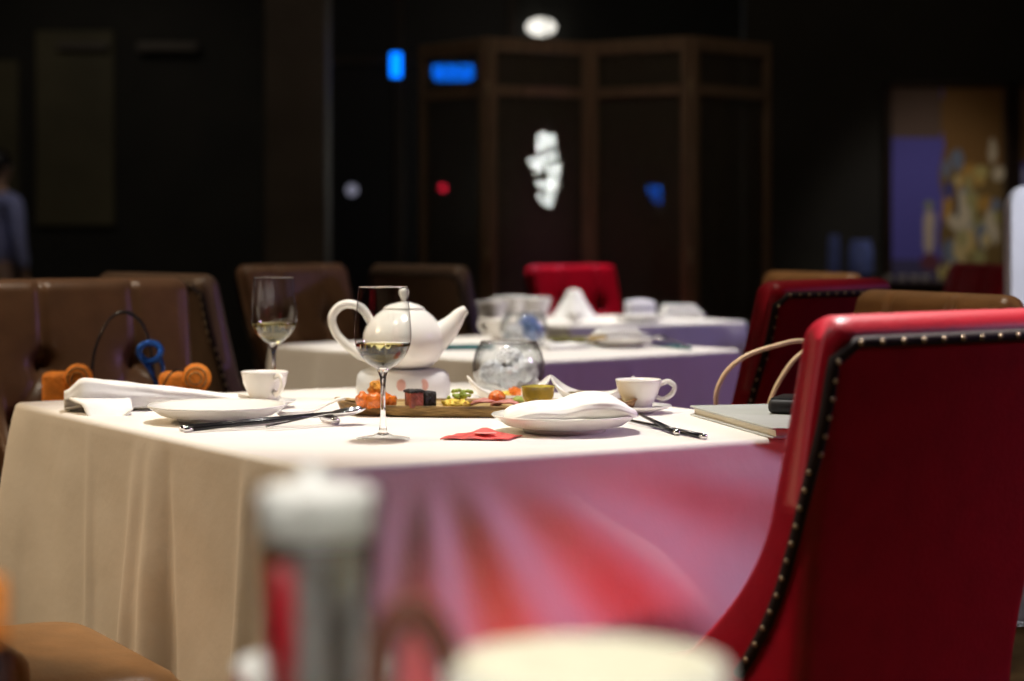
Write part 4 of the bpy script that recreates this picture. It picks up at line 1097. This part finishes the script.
spot('ceiling_downlight', (.10, 5.2, 3.3), (.05, 5.0, .75), 330, 32, WHITE, .6, .10)
spot('ceiling_downlight', (.35, 6.9, 3.3), (.35, 6.8, .75), 420, 28, WHITE, .6, .10)
spot('ceiling_downlight', (.02, .52, 3.3), (.02, .80, .80), 330, 26, WHITE, .6, .10)
spot('ceiling_downlight', (-.75, 3.3, 3.3), (-.85, 4.15, .9), 110, 36, WARM, .7, .08)
spot('ceiling_downlight', (-.55, 5.4, 3.3), (-.45, 6.1, .9), 75, 40, WARM, .7, .08)
spot('ceiling_downlight', (.75, 3.6, 3.3), (.74, 3.6, .9), 110, 26, WARM, .7, .08)
spot('ceiling_downlight', (.80, 5.4, 3.3), (.80, 5.5, .9), 110, 24, WARM, .7, .08)
spot('pink_stage_light', (.30, 7.62, 3.3), (.24, 7.62, .9), 520, 16, (1, .45, .75), .7, .08)
spot('warm_left_fill', (-3.2, 3.3, 2.6), (-.55, 2.9, .45), 225, 40, (1, .71, .42), .7, .15)  # added warm fill on the left drop of the nearest cloth, no wall fixture
spot('warm_left_fill', (-3.2, 3.6, 2.8), (-.3, 4.8, .5), 170, 34, (1, .78, .54), .7, .15)  # added warm fill for the left drop of the second table
spot('stage_light', (3.6, 2.75, 1.8), (.20, 2.77, .60), 200, 25, (.80, .55, .96), .7, .3)
spot('stage_light', (3.8, 4.4, 1.9), (.25, 4.6, .5), 100, 30, (.62, .34, .95), .7, .15)
spot('stage_light', (3.8, 5.6, 1.9), (.5, 6.3, .6), 120, 26, (.45, .36, 1.0), .7, .15)
spot('red_bounce_fill', (-.10, 1.30, .30), (.05, 2.62, .42), 36, 23, (1, .06, .06), .6, .1)  # added low lamp standing in for red bounce off the leather chair
spot('chair_downlight', (.9, 3.2, 3.2), (.5, 2.30, .90), 1150, 22, (1, .93, .90), .7, .08)
spot('chair_side_light', (-1.3, 1.5, 3.2), (.29, 2.19, .86), 190, 15, (1, .93, .9), .8, .08)  # spot added to brighten the left side strip of the near chair
spot('mural_light', (2.0, 8.2, 3.0), (2.05, 9.7, .85), 60, 36, (1, .92, .85), .8, .1)
spot('panel_light', (1.9, 4.0, 2.9), (1.4, 5.3, 1.0), 290, 22, (.9, .92, 1), .8, .1)
spot('back_light', (-2.6, 10.8, 3.3), (-2.9, 13.3, 1.5), 22, 80, (1, .9, .75), .9, .2)  # added dim fill to lift the far left wall
spot('back_light', (-3.0, 10.6, 3.2), (-3.1, 12, 1.2), 10, 40, (.7, .75, 1), .9, .2)  # added cool fill to brighten the standing person
area('screen_light', (.3, 6.6, 3.35), (.33, 7.8, 1.2), 7, 1.6, .6, (1, .80, .58))
area('room_glow', (0, 7.2, 3.35), (0, 7.2, 0), 10, 6, 8, (1, .82, .62))

wd = bpy.data.worlds.new('night'); S.world = wd; wd.use_nodes = True
wd.node_tree.nodes['Background'].inputs['Color'].default_value = (.35, .37, .55, 1)
wd.node_tree.nodes['Background'].inputs['Strength'].default_value = .004

# ------------------------------------------------------------------ camera
cd = bpy.data.cameras.new('camera'); cam = bpy.data.objects.new('camera', cd); COL.objects.link(cam)
cam.location = (0, 0, HC); cam.rotation_euler = (R(90), 0, 0)
cd.sensor_width = 36; cd.lens = F/1024*36; cd.shift_y = -(340.5-HZ)/1024
cd.clip_start = .05; cd.clip_end = 60
cd.dof.use_dof = True; cd.dof.focus_distance = 2.85; cd.dof.aperture_fstop = 3.2
S.camera = cam
vs_ = S.view_settings
S.display_settings.display_device = 'sRGB'
vs_.view_transform = 'Standard'; vs_.look = 'None'; vs_.gamma = 1; vs_.exposure = 0; vs_.use_curve_mapping = False
cy = S.cycles
cy.use_denoising = True; cy.max_bounces = 14; cy.transmission_bounces = 12; cy.transparent_max_bounces = 24; cy.glossy_bounces = 6; cy.diffuse_bounces = 4
cy.sample_clamp_indirect = 6
